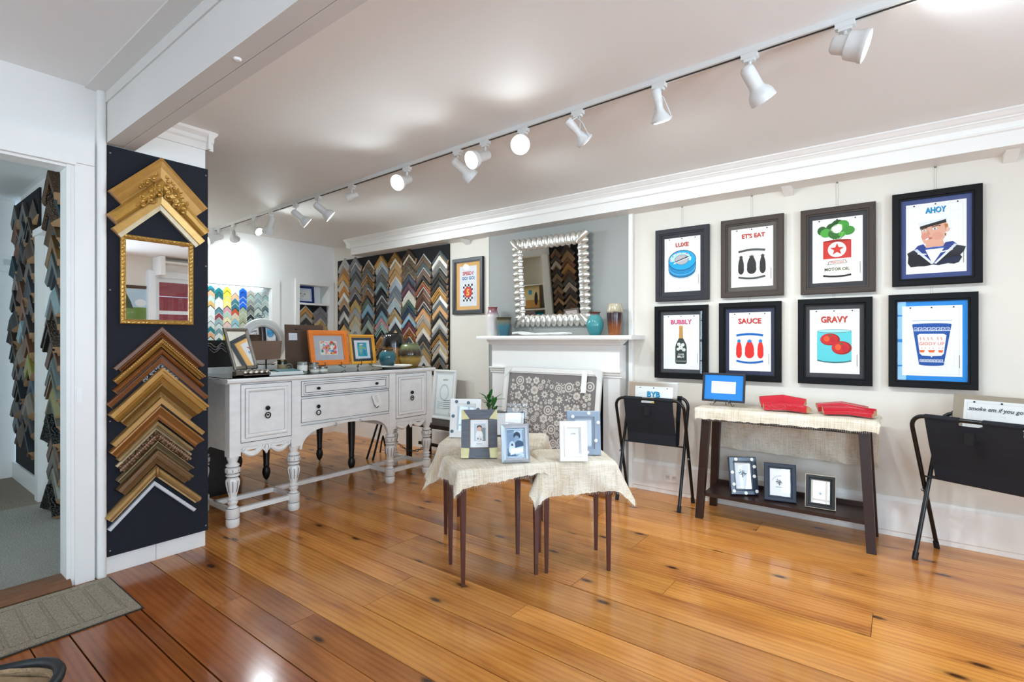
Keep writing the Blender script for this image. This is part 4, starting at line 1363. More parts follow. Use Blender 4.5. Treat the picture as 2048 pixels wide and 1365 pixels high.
b.box(-.405, .405, -.0035, -.002, .612, .615)
ap = arch_pts()
for s1 in (-1, 1):
    b.tube([(s1 * .115 + s1 * (.003 + .014 * t) * math.cos(6 * t), -.003, .592 + (.003 + .014 * t) * math.sin(6 * t)) for t in [i / 12 for i in range(13)]], .0025, 5)
b.build('glaze_lines', GLZ, ar)
b = MB()
for s1 in (-1, 1):
    b.tube([(s1 * .115 + s1 * (.002 + .016 * t) * math.cos(6 * t), .002, .590 + (.002 + .016 * t) * math.sin(6 * t)) for t in [i / 12 for i in range(13)]], .007, 6)
b.build('scrolls', ANT, ar, smooth=60)
LEG = [(.0, 0), (.034, 0), (.042, .012), (.042, .052), (.038, .058), (.043, .066), (.043, .122), (.032, .132), (.022, .142), (.030, .155), (.034, .165), (.020, .178), (.034, .184), (.034, .192), (.022, .2), (.030, .225), (.044, .285), (.046, .31), (.038, .325),
       (.026, .333), (.042, .342), (.042, .35), (.03, .357), (.046, .366), (.047, .392), (.03, .40), (.042, .408), (.042, .416), (.026, .428), (.030, .44), (.036, .455), (.038, .475)]
LEG_R = [(r, z) for r, z in LEG]
lm = MB()
lm.lathe(LEG_R, (0, 0, 0), 16, flute=(.224, .32))
leg_mesh = lm.mesh('leg'); leg_mesh.materials.append(ANT)
leg_mesh.polygons.foreach_set('use_smooth', [True] * len(leg_mesh.polygons)); leg_mesh.set_sharp_from_angle(angle=math.radians(35))
gl = MB()
for i in range(8):
    a = 2 * PI * (i + .5) / 8
    if True:
        for (z0, r0, z1, r1) in ((.235, .0315, .31, .0435), (.37, .0455, .39, .0455)):
            gl.tube([(r0 * math.cos(a), r0 * math.sin(a), z0), ((r0 + r1) / 2 * 1.03 * math.cos(a), (r0 + r1) / 2 * 1.03 * math.sin(a), (z0 + z1) / 2), (r1 * math.cos(a), r1 * math.sin(a), z1)], .002, 4)
for z, r in ((.060, .0395), (.127, .038), (.337, .034), (.402, .032), (.36, .034)):
    gl.tube([(r * math.cos(t), r * math.sin(t), z) for t in [2 * PI * i / 14 for i in range(14)]], .0022, 4, closed=True)
glz_mesh = gl.mesh('glaze_lines'); glz_mesh.materials.append(GLZ)
for (x, y) in ((-.875, .03), (-.445, .03), (.445, .03), (.875, .03), (-.875, .5), (.875, .5)):
    o = link('leg', leg_mesh, SB); o.location = (x, y, 0)
    g = link('glaze_lines', glz_mesh, o)
    b = MB(); b.box(x - .036, x + .036, y - .036, y + .036, .47, .955)
    b.build('post', ANT, SB)
for (x0, x1, y0, y1) in ((-.875, -.445, .018, .042), (.445, .875, .018, .042), (-.887, -.863, .03, .5), (.863, .887, .03, .5), (-.875, .875, .30, .33), (-.457, -.433, .03, .31), (.433, .457, .03, .31)):
    b = MB(); b.box(x0, x1, y0, y1, .085, .106); b.box(x0 - .0005, x1 + .0005, y0 - .004, y1 + .004, .106, .117)
    b.build('stretcher', ANT, SB)
tagp = thing('price_tag', 'white paper price tag hanging by a thread from the sideboard drawer knob', 'tag', (-3.493, 2.725, 0.883), PI / 2)
a = Art(.072, .105, '#f3f1ec')
for k in range(6):
    a.line([(.3, .72 - .08 * k), (.3 + .4 * (1 - .1 * (k % 3)), .72 - .08 * k)], .0016, '#8a8782')
a.text('616', .5, .85, .1, '#77736c', .0)
o = a.build('card', tagp); o.location = (.012, -.004, -.185); o.rotation_euler = (0, -.42, 0)
b = MB(); b.tube([(0, -.005, 0), (.002, -.006, -.05), (.0, -.005, -.085)], .0007, 4)
b.build('thread', P('#e9e6e0', .8), tagp)

# ------------------------------------------------------------------ things on the sideboard (top z = 0.996)
TZ = 0.9965
def easel(root, w, h, zf=0.0, m=IRON, back=0.09, r=.0028):
    b = MB()
    th = -root.rotation_euler.x
    zb = (-.030 + back * math.sin(th)) / math.cos(th)
    for sx in (-1, 1):
        x = sx * w * .22
        b.tube([(x, -.055, zf + .005), (x, -.045, zf - .012), (x, -.025, zf - .002), (x * 1.02, .0, zf), (x * .6, .014, zf + h * .4), (x * .2, .02, zf + h * .62)], r, 6)
        b.tube([(x * 1.0, -.002, zf), (x * 1.25, -.02, zf - .018), (x * 1.5, -.03, zf - .030), (x * 1.65, -.026, zf - .022), (x * 1.6, -.022, zf - .014)], r, 6)
        b.tube([(x, -.05, zf + .004), (x, -.052, zf + .02)], r, 6)
    b.tube([(0, .018, zf + h * .5), (0, back, zf + zb)], r, 6)
    b.build('easel', m, root, smooth=60)

# mirror on an easel, reflecting the wall picture
em = thing('table_mirror', 'tilted mirror in a weathered silver frame on an easel at the sideboard end', 'mirror', (-3.70, 1.735, TZ + .042), math.radians(90 + 28), rx=-math.radians(17))
b = MB()
b.rails(.245, .305, [(0, 0), (0, .012), (.006, .017), (.014, .018), (.02, .012), (.024, .010), (.026, .003)])
b.build('frame', P('#8f887c', .4, .5, var=.3, vscale=50, bmp=.3), em, smooth=30)
b = MB(); b.box(-.1, .1, -.006, -.003, .024, .281)
b.build('mirror_glass', MIRROR, em)
easel(em, .25, .3, .0)

def stand_pic(*a, **k):
    return picture(*a, **k)
oa = Art(.165, .12, '#e9e2d6')
orr = random.Random(5)
for _ in range(70):
    u, v = orr.uniform(.08, .92), orr.uniform(.08, .9)
    oa.ell(u, v, orr.uniform(.03, .11), orr.uniform(.04, .14), orr.choice(['#d9452c', '#2f7fc4', '#e8b23a', '#3f8f6a', '#f0ece2', '#e58aa0', '#8fc0d8', '#f6f2ea']), 8)
p = picture('framed_print', 'orange framed colourful abstract print on an easel on the sideboard', 'picture', .365, .30, .044, .022, P('#e8832a', .35, var=.08, vscale=40, bmp=.25, name='orange_lacquer'), (-3.86, 2.515, TZ + .035), math.radians(90), rx=-math.radians(11), art=oa, mat='#b9b9be')
easel(p, .36, .28)
ya = Art(.10, .125, '#3f9fb8')
ya.ell(.3, .55, .2, .3, '#5fc0c8'); ya.line([(.3, .75), (.3, .15)], .008, '#d9b23a'); ya.line([(.3, .72), (.7, .6), (.85, .5)], .010, '#a8b84a'); ya.ell(.42, .85, .2, .05, '#f0d8c0'); ya.ell(.7, .3, .14, .2, '#2f86a8')
p = picture('framed_print', 'small yellow framed turquoise print on an easel beside the orange frame', 'picture', .265, .265, .026, .02, P('#e3a52e', .35, var=.06, vscale=30, name='yellow_lacquer'), (-3.83, 2.83, TZ + .035), math.radians(90), rx=-math.radians(10), art=ya, mat='#333743')
b = MB(); b.box(-.08, .08, -.0071, -.0066, .05, .215); b.build('inner_mat', P('#dfe3e8', .7), p)
easel(p, .25, .26)
# backs of two boards
bk = thing('picture_back', 'large brown kraft backed picture turned away, behind the orange frame', 'picture', (-4.035, 2.40, TZ), math.radians(90), rx=-math.radians(3))
b = MB(); b.box(-.185, .16, -.012, 0, 0, .38); b.build('backing', P('#5a4436', .7, var=.25, vscale=8), bk)
a = Art(.075, .06, '#e6e6ea'); a.line([(.1, .6), (.8, .65)], .002, '#9aa0b0'); a.line([(.1, .35), (.7, .4)], .002, '#9aa0b0')
o = a.build('paper_note', bk, -.013, .25, -.12)
b = MB(); b.box(-.1, -.085, -.015, -.012, .335, .345); b.tube([(-.092, -.014, .34), (-.04, -.014, .345)], .0012, 4); b.build('hanger', IRON, bk)
o = thing('cardboard_sheet', 'plain brown cardboard sheet in front of the round white mirror', 'cardboard', (-4.0, 2.035, TZ), math.radians(90), rx=-math.radians(3))
b = MB(); b.prism([(-.11, .09), (.115, .10), (.135, .245), (-.13, .245)], -.006, 0); b.build('sheet', P('#7c6350', .85, var=.12, vscale=10), o)
b = MB(); b.tube([(0, -.003, .1), (0, .0, 0)], .006, 6); b.box(-.05, .05, -.03, .03, 0, .012); b.build('stand', IRON, o)

pot('pottery_vase', 'tall dark topped amber ribbed vase on the sideboard', wall_in([(0, 0), (.085, 0), (.094, .05), (.098, .12), (.1, .2), (.1, .26), (.085, .295), (.072, .308), (.075, .32)]), (-3.87, 3.20, TZ), [(0, '#8a5c24'), (.35, '#b07a2e'), (.52, '#9a6526'), (.60, '#191414'), (.95, '#2a2624')], 'vases on the sideboard')
pot('pottery_vase', 'small teal vase in front of the tall amber vase', wall_in([(0, 0), (.045, 0), (.066, .04), (.078, .09), (.074, .125), (.055, .15), (.046, .16), (.052, .17)]), (-3.70, 2.995, TZ), [(0, '#1b333c'), (.4, '#284e5a'), (.8, '#3f6f76'), (.97, '#5a4a30')], 'vases on the sideboard')
pot('pottery_vase', 'round olive and brown jar at the right end of the sideboard', wall_in([(0, 0), (.075, 0), (.1, .04), (.115, .1), (.115, .14), (.09, .195), (.078, .21), (.085, .222)]), (-3.73, 3.285, TZ), [(0, '#8a6c30'), (.35, '#a5843c'), (.5, '#2f2620'), (.68, '#4a3f30'), (.8, '#6f7550'), (.95, '#7f8560')], 'vases on the sideboard')
b = MB(); b.lathe([(0, .003), (.07, 0), (.075, .002), (.16, .016), (.175, .024), (.172, .027), (.155, .02), (.07, .007), (0, .006)], (0, 0, 0), 32)
o = b.build('plate', P('#e3e0d8', .25), smooth=40); o.location = (-3.62, 2.99, TZ); tag(o, 'wide off white plate on the sideboard beside the vases', 'plate')
# silver ornaments in a tray
tr = thing('ornament_tray', 'brown box holding a row of silver balls at the sideboard edge', 'box', (-3.595, 1.73, TZ), PI / 2)
b = MB(); b.box(-.12, .105, -.028, .028, 0, .006); b.box(-.12, .105, .024, .028, 0, .032); b.box(-.12, .105, -.028, -.025, 0, .012); b.box(-.12, -.07, -.028, .028, 0, .036); b.box(.1, .105, -.028, .028, 0, .03); b.build('box', P('#6a5c4c', .5, .2, var=.2, vscale=40), tr)
for k in range(5):
    b = MB(); b.ball((0, 0, 0), .0195, 14, 10); o = b.build('silver_ball', P('#d8d4c8', .15, .95), smooth=80)
    o.location = (-3.597, 1.680 + .039 * k, TZ + .026)
    tag(o, 'shiny silver ball, %s from the left in the brown box' % (['first', 'second', 'third', 'fourth', 'fifth'][k]), 'ornament', 'silver balls in the brown box')
b = MB(); b.box(-.13, .13, -.06, .06, 0, .008); b.box(-.13, .13, -.06, -.054, .008, .022); b.box(-.13, .13, .054, .06, .008, .022); b.box(-.13, -.124, -.06, .06, .008, .022); b.box(.124, .13, -.06, .06, .008, .022)
o = b.build('serving_tray', P('#e6e6e2', .3)); o.location = (-3.615, 1.965, TZ); o.rotation_euler = (0, 0, PI / 2); tag(o, 'long white tray under the teal booklet on the sideboard', 'tray')
bk = thing('booklet', 'teal booklet lying in the white tray', 'booklet', (-3.62, 1.995, TZ + .010), math.radians(95), rx=math.radians(9))
b = MB(); b.box(-.085, .085, -.045, .045, .012, .02); b.build('cover', P('#1f6f78', .5), bk)
b = MB(); b.box(-.083, .083, -.043, .043, .003, .0118); b.build('pages', P('#e6e3da', .8), bk)
def candle(label, x, y, r, h, col, lab='#e9e6dc', lid=None):
    t = thing('candle_jar', label, 'jar', (x, y, TZ), 0, 'candle jars on the sideboard')
    b = MB(); b.lathe([(0, 0), (r, 0), (r * 1.02, .01), (r * 1.02, h * .92), (r * .98, h), (r * .9, h), (r * .9, h * .7), (0, h * .7)], (0, 0, 0), 20); b.build('jar', P(col, .12), t, smooth=40)
    b = MB(); b.lathe([(r * 1.03, h * .2), (r * 1.035, h * .21), (r * 1.035, h * .7), (r * 1.03, h * .71)], (0, 0, 0), 20); b.build('label_band', P(lab, .6), t, smooth=40)
    if lid:
        b = MB(); b.lathe([(0, h), (r * 1.06, h), (r * 1.06, h + .012), (0, h + .014)], (0, 0, 0), 20); b.build('lid', P(lid, .3, .8), t, smooth=40)
candle('tall pale candle jar with a white label beside the teal booklet', -3.63, 2.125, .036, .085, '#8f9488')
candle('dark small candle jar with a gold label behind the teal booklet', -3.86, 2.09, .034, .085, '#23201c', '#a8966a', '#5a4a30')
candle('low candle tin with a metal lid, nearest the sideboard edge', -3.60, 2.21, .032, .032, '#a8a49a', '#dfdcd2', '#8a8782')
candle('wide low candle tin under the orange frame', -3.62, 2.29, .036, .03, '#b3afa2', '#e6e3d8', '#77746c')
candle('second pale low candle tin behind the wide one', -3.72, 2.275, .036, .06, '#8f948c', '#dcd9cf', '#6a675f')
for (x, y, lab) in ((-3.70, 2.06, 'scrolled verdigris metal bookend left of the pale candle jar'), (-3.70, 2.185, 'scrolled verdigris metal bookend right of the pale candle jar')):
    b = MB(); b.tube([(0, (.004 + .03 * t) * math.cos(9 * t), .04 + (.004 + .03 * t) * math.sin(9 * t)) for t in [i / 22 for i in range(23)]], .004, 6); b.box(-.02, .02, -.03, .03, 0, .005)
    o = b.build('scroll_bookend', P('#77857c', .5, .3), smooth=50); o.location = (x, y, TZ); tag(o, lab, 'bookend')

# ------------------------------------------------------------------ behind the sideboard
DKW = P('#1d1512', .4, var=.2, vscale=12, name='dark_stained_wood')
MAHOG = P('#4a2c1e', .35, var=.25, vscale=8, stretch=(1, 8, 1), name='mahogany')
gt = thing('drop_leaf_table', 'dark drop leaf table with turned legs on casters behind the sideboard', 'table', (-4.56, 2.60, 0))
b = MB(); b.lathe([(0, .70), (.56, .70), (.575, .71), (.575, .722), (.56, .727), (0, .727)], (0, 0, 0), 40); b.xf(Matrix.Scale(.80, 4, (1, 0, 0))); b.build('top', MAHOG, gt, smooth=30)
b = MB(); b.box(-.42, .42, -.33, .33, .58, .70); b.build('apron', MAHOG, gt)
for (x, y) in ((.14, -.35), (-.14, .34), (.44, .31), (-.44, -.32)):
    o = MB(); o.lathe([(0, .012), (.01, .03), (.02, .04), (.028, .06), (.034, .09), (.03, .125), (.022, .14), (.026, .15), (.026, .16), (.024, .17), (.032, .34), (.036, .56), (.036, .70)], (x, y, 0), 14)
    l = o.build('leg', DKW, gt, smooth=40)
    o = MB(); o.tube([(x - .006, y, .012), (x + .006, y, .012)], .012, 10); o.build('caster', P('#b5a88c', .4, .4), l, smooth=40)
rm = thing('round_mirror', 'round mirror in a wide white frame with a wire finial, behind the cardboard', 'mirror', (-4.55, 2.30, .728), math.radians(90), rx=-math.radians(4))
b = MB()
pr = [(.135, -.004), (.137, -.02), (.15, -.03), (.165, -.024), (.185, -.032), (.205, -.028), (.212, -.01), (.212, 0)]
b.lathe([(r, -y) for r, y in pr], (0, 0, 0), 48); b.xf(Matrix.Translation((0, 0, .505)) @ Matrix.Rotation(PI / 2, 4, 'X'))
b.build('frame', P('#efeeea', .4), rm, smooth=40)
b = MB(); b.lathe([(0, .006), (.138, .006)], (0, 0, 0), 40); b.xf(Matrix.Translation((0, 0, .505)) @ Matrix.Rotation(PI / 2, 4, 'X')); b.build('mirror_glass', MIRROR, rm)
b = MB()
for sg in (-1, 1):
    b.tube([(sg * .012 + sg * (.003 + .022 * t) * math.cos(8 * t), .01, .742 + (.003 + .022 * t) * math.sin(8 * t)) for t in [i / 18 for i in range(19)]], .0028, 5)
    b.tube([(sg * .07, .012, .0), (sg * .05, .02, .4), (sg * .01, .012, .73)], .004, 6)
b.tube([(0, .02, .7), (0, .16, 0)], .004, 6); b.tube([(-.1, -.03, .30), (.1, -.03, .30)], .004, 6); b.tube([(-.065, .01, .29), (-.08, -.035, .295)], .004, 6); b.tube([(.065, .01, .29), (.08, -.035, .295)], .004, 6)
b.build('wire_easel', P('#6f7a76', .5, .4), rm, smooth=60)
bc = thing('black_cabinet', 'black cabinet on the floor behind the left end of the sideboard', 'cabinet', (-4.6, 1.78, 0), PI / 2)
b = MB(); b.box(-.3, .2, -.28, .28, .05, .85); b.box(-.28, .18, -.25, .26, 0, .05); b.build('body', P('#0e0d0e', .5), bc)
b = MB(); b.box(-.32, .22, -.3, .3, .85, .875); b.build('top', P('#121112', .4), bc)
b = MB(); b.box(-.27, .17, -.288, -.28, .1, .8); b.build('door', P('#131213', .45), bc)
bg = thing('gift_bag', 'black gift bag tied with silver ribbon behind the tilted mirror', 'bag', (-4.42, 1.83, .876), math.radians(95))
b = MB(); b.taper((-.14, .14, -.06, .06, 0), (-.15, .15, -.05, .05, .37)); b.build('bag', P('#0c0b0c', .45), bg)
b = MB()
for k in range(3):
    b.tube([(-.1 + .02 * i + .01 * k, -.064 + .004 * math.sin(i), .33 - .02 * k + .018 * math.sin(1.3 * i + k)) for i in range(8)], .0035, 5)
b.build('ribbon', P('#b9bcc4', .2, .8), bg, smooth=60)
p = picture('framed_print', 'blue framed heart print standing on the upper shelf of the wall niche', 'picture', .30, .232, .03, .02, P('#1b2f6e', .3), (-6.30, 3.705, 1.733), math.radians(90), rx=-math.radians(5), art=(lambda a: (a.ell(.3, .6, .06, .08, '#b9a0a8', 10), a.ell(.6, .55, .08, .1, '#a9adb8', 10), a.ell(.45, .35, .1, .05, '#d8c8c0', 10), a)[-1])(Art(.19, .125, '#f0eeea')), mat='#dfe6f2')

bn = thing('bench', 'rough dark wooden bench behind the right end of the sideboard', 'bench', (-3.80, 3.76, 0))
b = MB(); b.box(-.36, .38, -.17, .17, .355, .395); b.build('seat', P('#3a2c24', .7, var=.4, vscale=10, bmp=.3, stretch=(1, 6, 1)), bn)
for (x, y) in ((-.32, -.14), (.32, -.14), (-.32, .14), (.32, .14)):
    b = MB(); b.box(x - .022, x + .022, y - .022, y + .022, 0, .355); b.build('leg', P('#15110f', .5), bn)
b = MB(); b.box(-.32, .32, -.012, .012, .13, .16); b.build('stretcher', P('#15110f', .5), bn)
wa = Art(.23, .42, '#eef0ee'); wa.text('sailor', .55, .88, .06, '#3a3836', .005, .2, .7); wa.ell(.5, .55, .3, .22, '#c9d3d6'); wa.ell(.5, .55, .24, .17, '#eef1f0')
for k in range(5):
    wa.line([(.5, .34 - .05 * k), (.92, .36 - .05 * k)], .006, '#5f6f76')
    wa.line([(.1, .30 - .04 * k), (.5, .29 - .04 * k)], .004, '#9fb0b6')
picture('framed_print', 'white framed sailor print standing on the dark bench', 'picture', .33, .53, .03, .022, P('#ecebe7', .4), (-3.905, 3.90, .397), rx=-math.radians(6), art=wa, mat='#d6d9d8')
for (x, nm) in ((-4.37, 'black iron folding easel stand behind the sideboard'),):
    t = thing('iron_stand', nm, 'stand', (-4.40, 3.50, 0))
    b = MB()
    for sx in (-1, 1):
        b.tube([(.05 * sx, -.17, 0), (.03 * sx, -.02, .42), (.02 * sx, .02, .62)], .011, 8)
        b.tube([(-.15 + .05 * sx, .12, 0), (-.06 + .03 * sx, .05, .12), (0, 0, .22)], .009, 8)
    b.box(-.10, .10, -.06, .06, .62, .64)
    b.build('frame', IRON, t, smooth=50)
    b = MB()
    for k in range(16):
        cx_, cz_ = .02 + .04 * k, .20 - .11 * math.sin(PI * k / 15) if k < 15 else .2
        b.tube([(cx_ + .024 * math.cos(u), .10 + (.009 * math.sin(u) if k % 2 else 0), cz_ + (.009 * math.sin(u) if not k % 2 else 0)) for u in [2 * PI * i / 8 for i in range(8)]], .004, 4, closed=True)
    b.build('chain', P('#2a2420', .5, .6), t)['kind'] = 'stuff'
plant = thing('potted_plant', 'green leafy plant beside the left pilaster of the fireplace', 'plant', (-2.99, 3.58, .001))
b = MB(); b.lathe([(0, 0), (.07, 0), (.085, .1), (.09, .34), (.08, .34), (.07, .3), (0, .3)], (0, 0, 0), 20); b.build('pot', P('#e3e0da', .35), plant, smooth=40)
stm = MB(); stm.tube([(0, 0, .3), (.0, 0, .52), (-.01, 0, .68)], .008, 6); stm.tube([(.01, 0, .3), (.05, -.01, .6), (.055, -.01, .74)], .006, 6); stm.build('stem', P('#4a6a2c', .5), plant, smooth=60)
LEAFM = P('#3f7a34', .4, var=.3, vscale=12, name='leaf_green')
pr_ = random.Random(4)
for k in range(22):
    cx_, cz_ = ((-.005, .60 + .02 * (k % 6)) if k % 2 else (.05, .58 + .028 * (k % 6)))
    az, el, L = pr_.uniform(0, 2 * PI), pr_.uniform(.25, 1.25), pr_.uniform(.11, .18)
    b = MB()
    ns = 5
    vv, ff = [], []
    for i in range(ns + 1):
        t = i / ns
        w_ = .017 * math.sin(PI * min(1, t * .92 + .06)) * (1 if t < 1 else 0) + .0005
        d_ = L * t
        zz = d_ * math.sin(el) - .25 * d_ * d_ / L
        rr = d_ * math.cos(el)
        px, py = cx_ + rr * math.cos(az), rr * math.sin(az)
        sx, sy = -math.sin(az) * w_, math.cos(az) * w_
        vv += [(px + sx, py + sy, cz_ + zz + .003), (px, py, cz_ + zz), (px - sx, py - sy, cz_ + zz + .003)]
    for i in range(ns):
        q = 3 * i
        ff += [(q, q + 1, q + 4, q + 3), (q + 1, q + 2, q + 5, q + 4)]
    b.add(vv, ff); b.build('leaf', LEAFM, plant, smooth=60)

# ------------------------------------------------------------------ burlap cloths
def burlap():
    m, nt, b = newmat('burlap')
    th = []
    for sc_ in ((330, 9, 9), (9, 330, 330)):
        w = node(nt, 'ShaderNodeTexNoise', i_Scale=1.0, i_Detail=1.0)
        nt.links.new(coords(nt, sc_), w.inputs['Vector'])
        th.append(w.outputs[0])
    t = mix(nt, .5, th[0], th[1])
    n = node(nt, 'ShaderNodeTexNoise', i_Scale=9.0, i_Detail=3.0)
    nt.links.new(coords(nt), n.inputs['Vector'])
    col = ramp(nt, t, [(.36, lin('#b9a88c')), (.5, lin('#dcd2bf')), (.62, lin('#e6dfd2'))])
    col = mix(nt, .35, col, ramp(nt, n.outputs[0], [(.35, lin('#c9b898')), (.65, lin('#e9e2d5'))]))
    nt.links.new(col, b.inputs['Base Color'])
    b.inputs['Roughness'].default_value = .95
    b.inputs['Specular IOR Level'].default_value = .1
    bump(nt, b, t, .3, .004)
    return m
BUR = burlap()

def cloth(name, label, tw, td, cw, cd, crot, top, loc, rz, off=(0, 0), seed=1, n=44, fringe=True, slack=.22):
    """square of cloth (cw x cd, turned by crot) laid over a tw x td table top and hanging down round it"""
    r = random.Random(seed)
    root = thing(name, label, 'cloth', loc, rz)
    vv = []
    cr, sr = math.cos(crot), math.sin(crot)
    ph = [r.uniform(0, 6) for _ in range(4)]
    def pos(u, v):
        x0, y0 = u * cr - v * sr + off[0], u * sr + v * cr + off[1]
        ex, ey = max(0, abs(x0) - tw / 2), max(0, abs(y0) - td / 2)
        sx, sy = (1 if x0 >= 0 else -1), (1 if y0 >= 0 else -1)
        bx, by = max(-tw / 2, min(tw / 2, x0)), max(-td / 2, min(td / 2, y0))
        e = math.hypot(ex, ey)
        if e < 1e-6:
            return (x0, y0, top + .002 + .0008 * math.sin(30 * x0 + ph[0]) * math.sin(26 * y0 + ph[1]))
        ro = .02
        drop = e - ro * .57 if e > ro * 1.57 else ro * (1 - math.cos(e / ro))
        out = ro if e > ro * 1.57 else ro * math.sin(e / ro)
        ang = math.atan2(ey, ex)
        fold = slack * drop * (.5 + .5 * math.sin((x0 * sx - y0 * sy) * 26 + ph[2]))
        k = out + fold * .8 + drop * .06
        if ex > 0 and ey > 0:
            q = math.sin(2 * ang)
            k += drop * .30 * q
        dx, dy = ex / e, ey / e
        return (bx + sx * dx * k, by + sy * dy * k, top + .002 - drop * .985)
    jag = [[r.uniform(-1, 1) for _ in range(n + 1)] for _ in range(4)]
    for i in range(n + 1):
        for j in range(n + 1):
            u, v = (i / n - .5) * cw, (j / n - .5) * cd
            if fringe:
                if i == 0: u += .004 * jag[0][j]
                if i == n: u += .004 * jag[1][j]
                if j == 0: v += .004 * jag[2][i]
                if j == n: v += .004 * jag[3][i]
            vv.append(pos(u, v))
    ff = [(i * (n + 1) + j, (i + 1) * (n + 1) + j, (i + 1) * (n + 1) + j + 1, i * (n + 1) + j + 1) for i in range(n) for j in range(n)]
    b = MB(); b.add(vv, ff)
    o = b.build('fabric', BUR, root, smooth=80)
    b = MB()
    N = int((cw + cd) * 2 / .008)
    for k in range(N):
        t = k / N * 4
        s_, e_ = int(t), t - int(t)
        u, v, du, dv = [(-.5 + e_, -.5, 0, -1), (.5, -.5 + e_, 1, 0), (.5 - e_, .5, 0, 1), (-.5, .5 - e_, -1, 0)][s_]
        L = r.uniform(.006, .016)
        p0, p1 = pos(u * cw, v * cd), pos(u * cw + du * L, v * cd + dv * L)
        w = .0007
        tx, ty = (1, 0) if du == 0 else (0, 1)
        q0, q1 = pos(u * cw + tx * w * 2, v * cd + ty * w * 2), pos(u * cw + du * L + tx * w, v * cd + dv * L + ty * w)
        b.add([p0, q0, q1, p1], [(0, 1, 2, 3)])
    f = b.build('fringe', BUR, o)
    f['kind'] = 'stuff'
    return root

NESTW = P('#4a241b', .35, var=.3, vscale=10, stretch=(1, 1, .15), name='nest_table_mahogany')
def nest_table(label, c, rz, w, d, h):
    t = thing('side_table', label, 'table', (*c, 0), rz, 'nesting side tables in the middle of the floor')
    b = MB(); b.box(-w / 2 - .012, w / 2 + .012, -d / 2 - .012, d / 2 + .012, h - .016, h); b.build('top', NESTW, t)
    for (x0, x1, y0, y1) in ((-w / 2 + .01, w / 2 - .01, -d / 2 + .004, -d / 2 + .018), (-w / 2 + .01, w / 2 - .01, d / 2 - .018, d / 2 - .004), (-w / 2 + .004, -w / 2 + .018, -d / 2, d / 2), (w / 2 - .018, w / 2 - .004, -d / 2, d / 2)):
        b = MB(); b.box(x0, x1, y0, y1, h - .075, h - .016); b.build('apron', NESTW, t)
    for sx in (-1, 1):
        for sy in (-1, 1):
            x, y = sx * (w / 2 - .005), sy * (d / 2 - .005)
            b = MB(); b.taper((x - .0085, x + .0085, y - .0085, y + .0085, 0), (x - .0155, x + .0155, y - .0155, y + .0155, h - .016)); b.build('leg', NESTW, t)
    return t
R1 = math.atan2(.339, .219)
C1 = (-1.770, 2.146)
R2 = math.atan2(.237, .259)
C2 = (-1.475, 2.50)
C3 = (-2.15, 2.64)
R3 = .51
TH = .598
nest_table('nearest small dark side table under burlap, holding the wood and silver photo frames', C1, R1, .41, .29, TH)
nest_table('right hand small dark side table under burlap, holding the white frame', C2, R2, .35, .28, TH)
nest_table('rear small dark side table under burlap, partly hidden by the nearest table', C3, R3, .60, .34, TH)
cloth('burlap_cloth', 'cream burlap cloth over the nearest side table', .435, .315, .62, .46, .10, TH, (*C1, 0), R1, (-.015, -.01), 3)
cloth('burlap_cloth', 'cream burlap cloth over the right hand side table, with long hanging corners', .375, .305, .70, .64, .07, TH, (*C2, 0), R2, (.0, -.01), 5)
cloth('burlap_cloth', 'tan burlap cloth over the rear side table', .625, .365, 1.0, .76, .06, TH, (*C3, 0), R3, (-.03, -.02), 8)

FT = TH + .0035
def leg_strut(root, h, w):
    b = MB(); b.prism([(-.03, 0), (.03, 0), (.015, h * .7), (-.015, h * .7)], 0, .003)
    M_ = Matrix.Translation((0, .002 + .30 * h, .30 * h * math.tan(-root.rotation_euler.x))) @ Matrix.Rotation(math.radians(24), 4, 'X')
    b.xf(M_); b.build('strut', P('#111113', .7), root)
# wooden octagon frame with brass corners
pa = Art(.098, .15, '#f1f0ee')
pa.rect(.2, .22, .85, .86, '#c6cdd0'); pa.rect(.6, .22, .85, .7, '#8e979a'); pa.ell(.5, .42, .2, .2, '#efece8'); pa.ell(.5, .3, .22, .1, '#e3dfda'); pa.ell(.5, .68, .13, .10, '#d9b09a'); pa.ell(.5, .73, .14, .07, '#5a4438'); pa.ell(.5, .67, .1, .075, '#e0b8a4'); pa.ell(.42, .31, .04, .03, '#5a5450', 8); pa.ell(.58, .29, .035, .025, '#5a5450', 8)
pa.text('Sunrise', .5, .13, .05, '#4a4846', .0, .3, .6); pa.line([(.3, .92), (.7, .92)], .001, '#a9a7a4'); pa.line([(.25, .06), (.75, .06)], .001, '#a9a7a4')
wd = thing('photo_frame', 'weathered grey wood photo frame with brass corners and a baby photo', 'photo frame', (-1.837, 2.116, FT), math.radians(41), 'photo frames on the side tables', rx=-math.radians(13))
GW = P('#5c5f66', .7, var=.35, vscale=14, bmp=.3, stretch=(1, 1, 8), name='grey_barnwood')
BR = P('#b9ad7c', .4, .5, var=.15, vscale=60, name='aged_brass')
w, h = .198, .262
ow, oh = w / 2, h
iw, iz0, iz1 = .054, .052, .212
cxs, czs = .040, .055
def slab(pts, y0, y1, inner_y, nm, m):
    b = MB(); b.prism(pts, y1, y0); b.build(nm, m, wd)
slab([(-ow + cxs, 0), (ow - cxs, 0), (iw, iz0), (-iw, iz0)], 0, -.022, 0, 'rail', GW)
slab([(-ow + cxs * .2, oh), (-iw, iz1), (iw, iz1), (ow - cxs * .2, oh)], 0, -.022, 0, 'rail', GW)
slab([(-ow, czs), (-iw, iz0), (-iw, iz1), (-ow, oh - czs)], 0, -.022, 0, 'rail', GW)
slab([(ow, czs), (ow, oh - czs), (iw, iz1), (iw, iz0)], 0, -.022, 0, 'rail', GW)
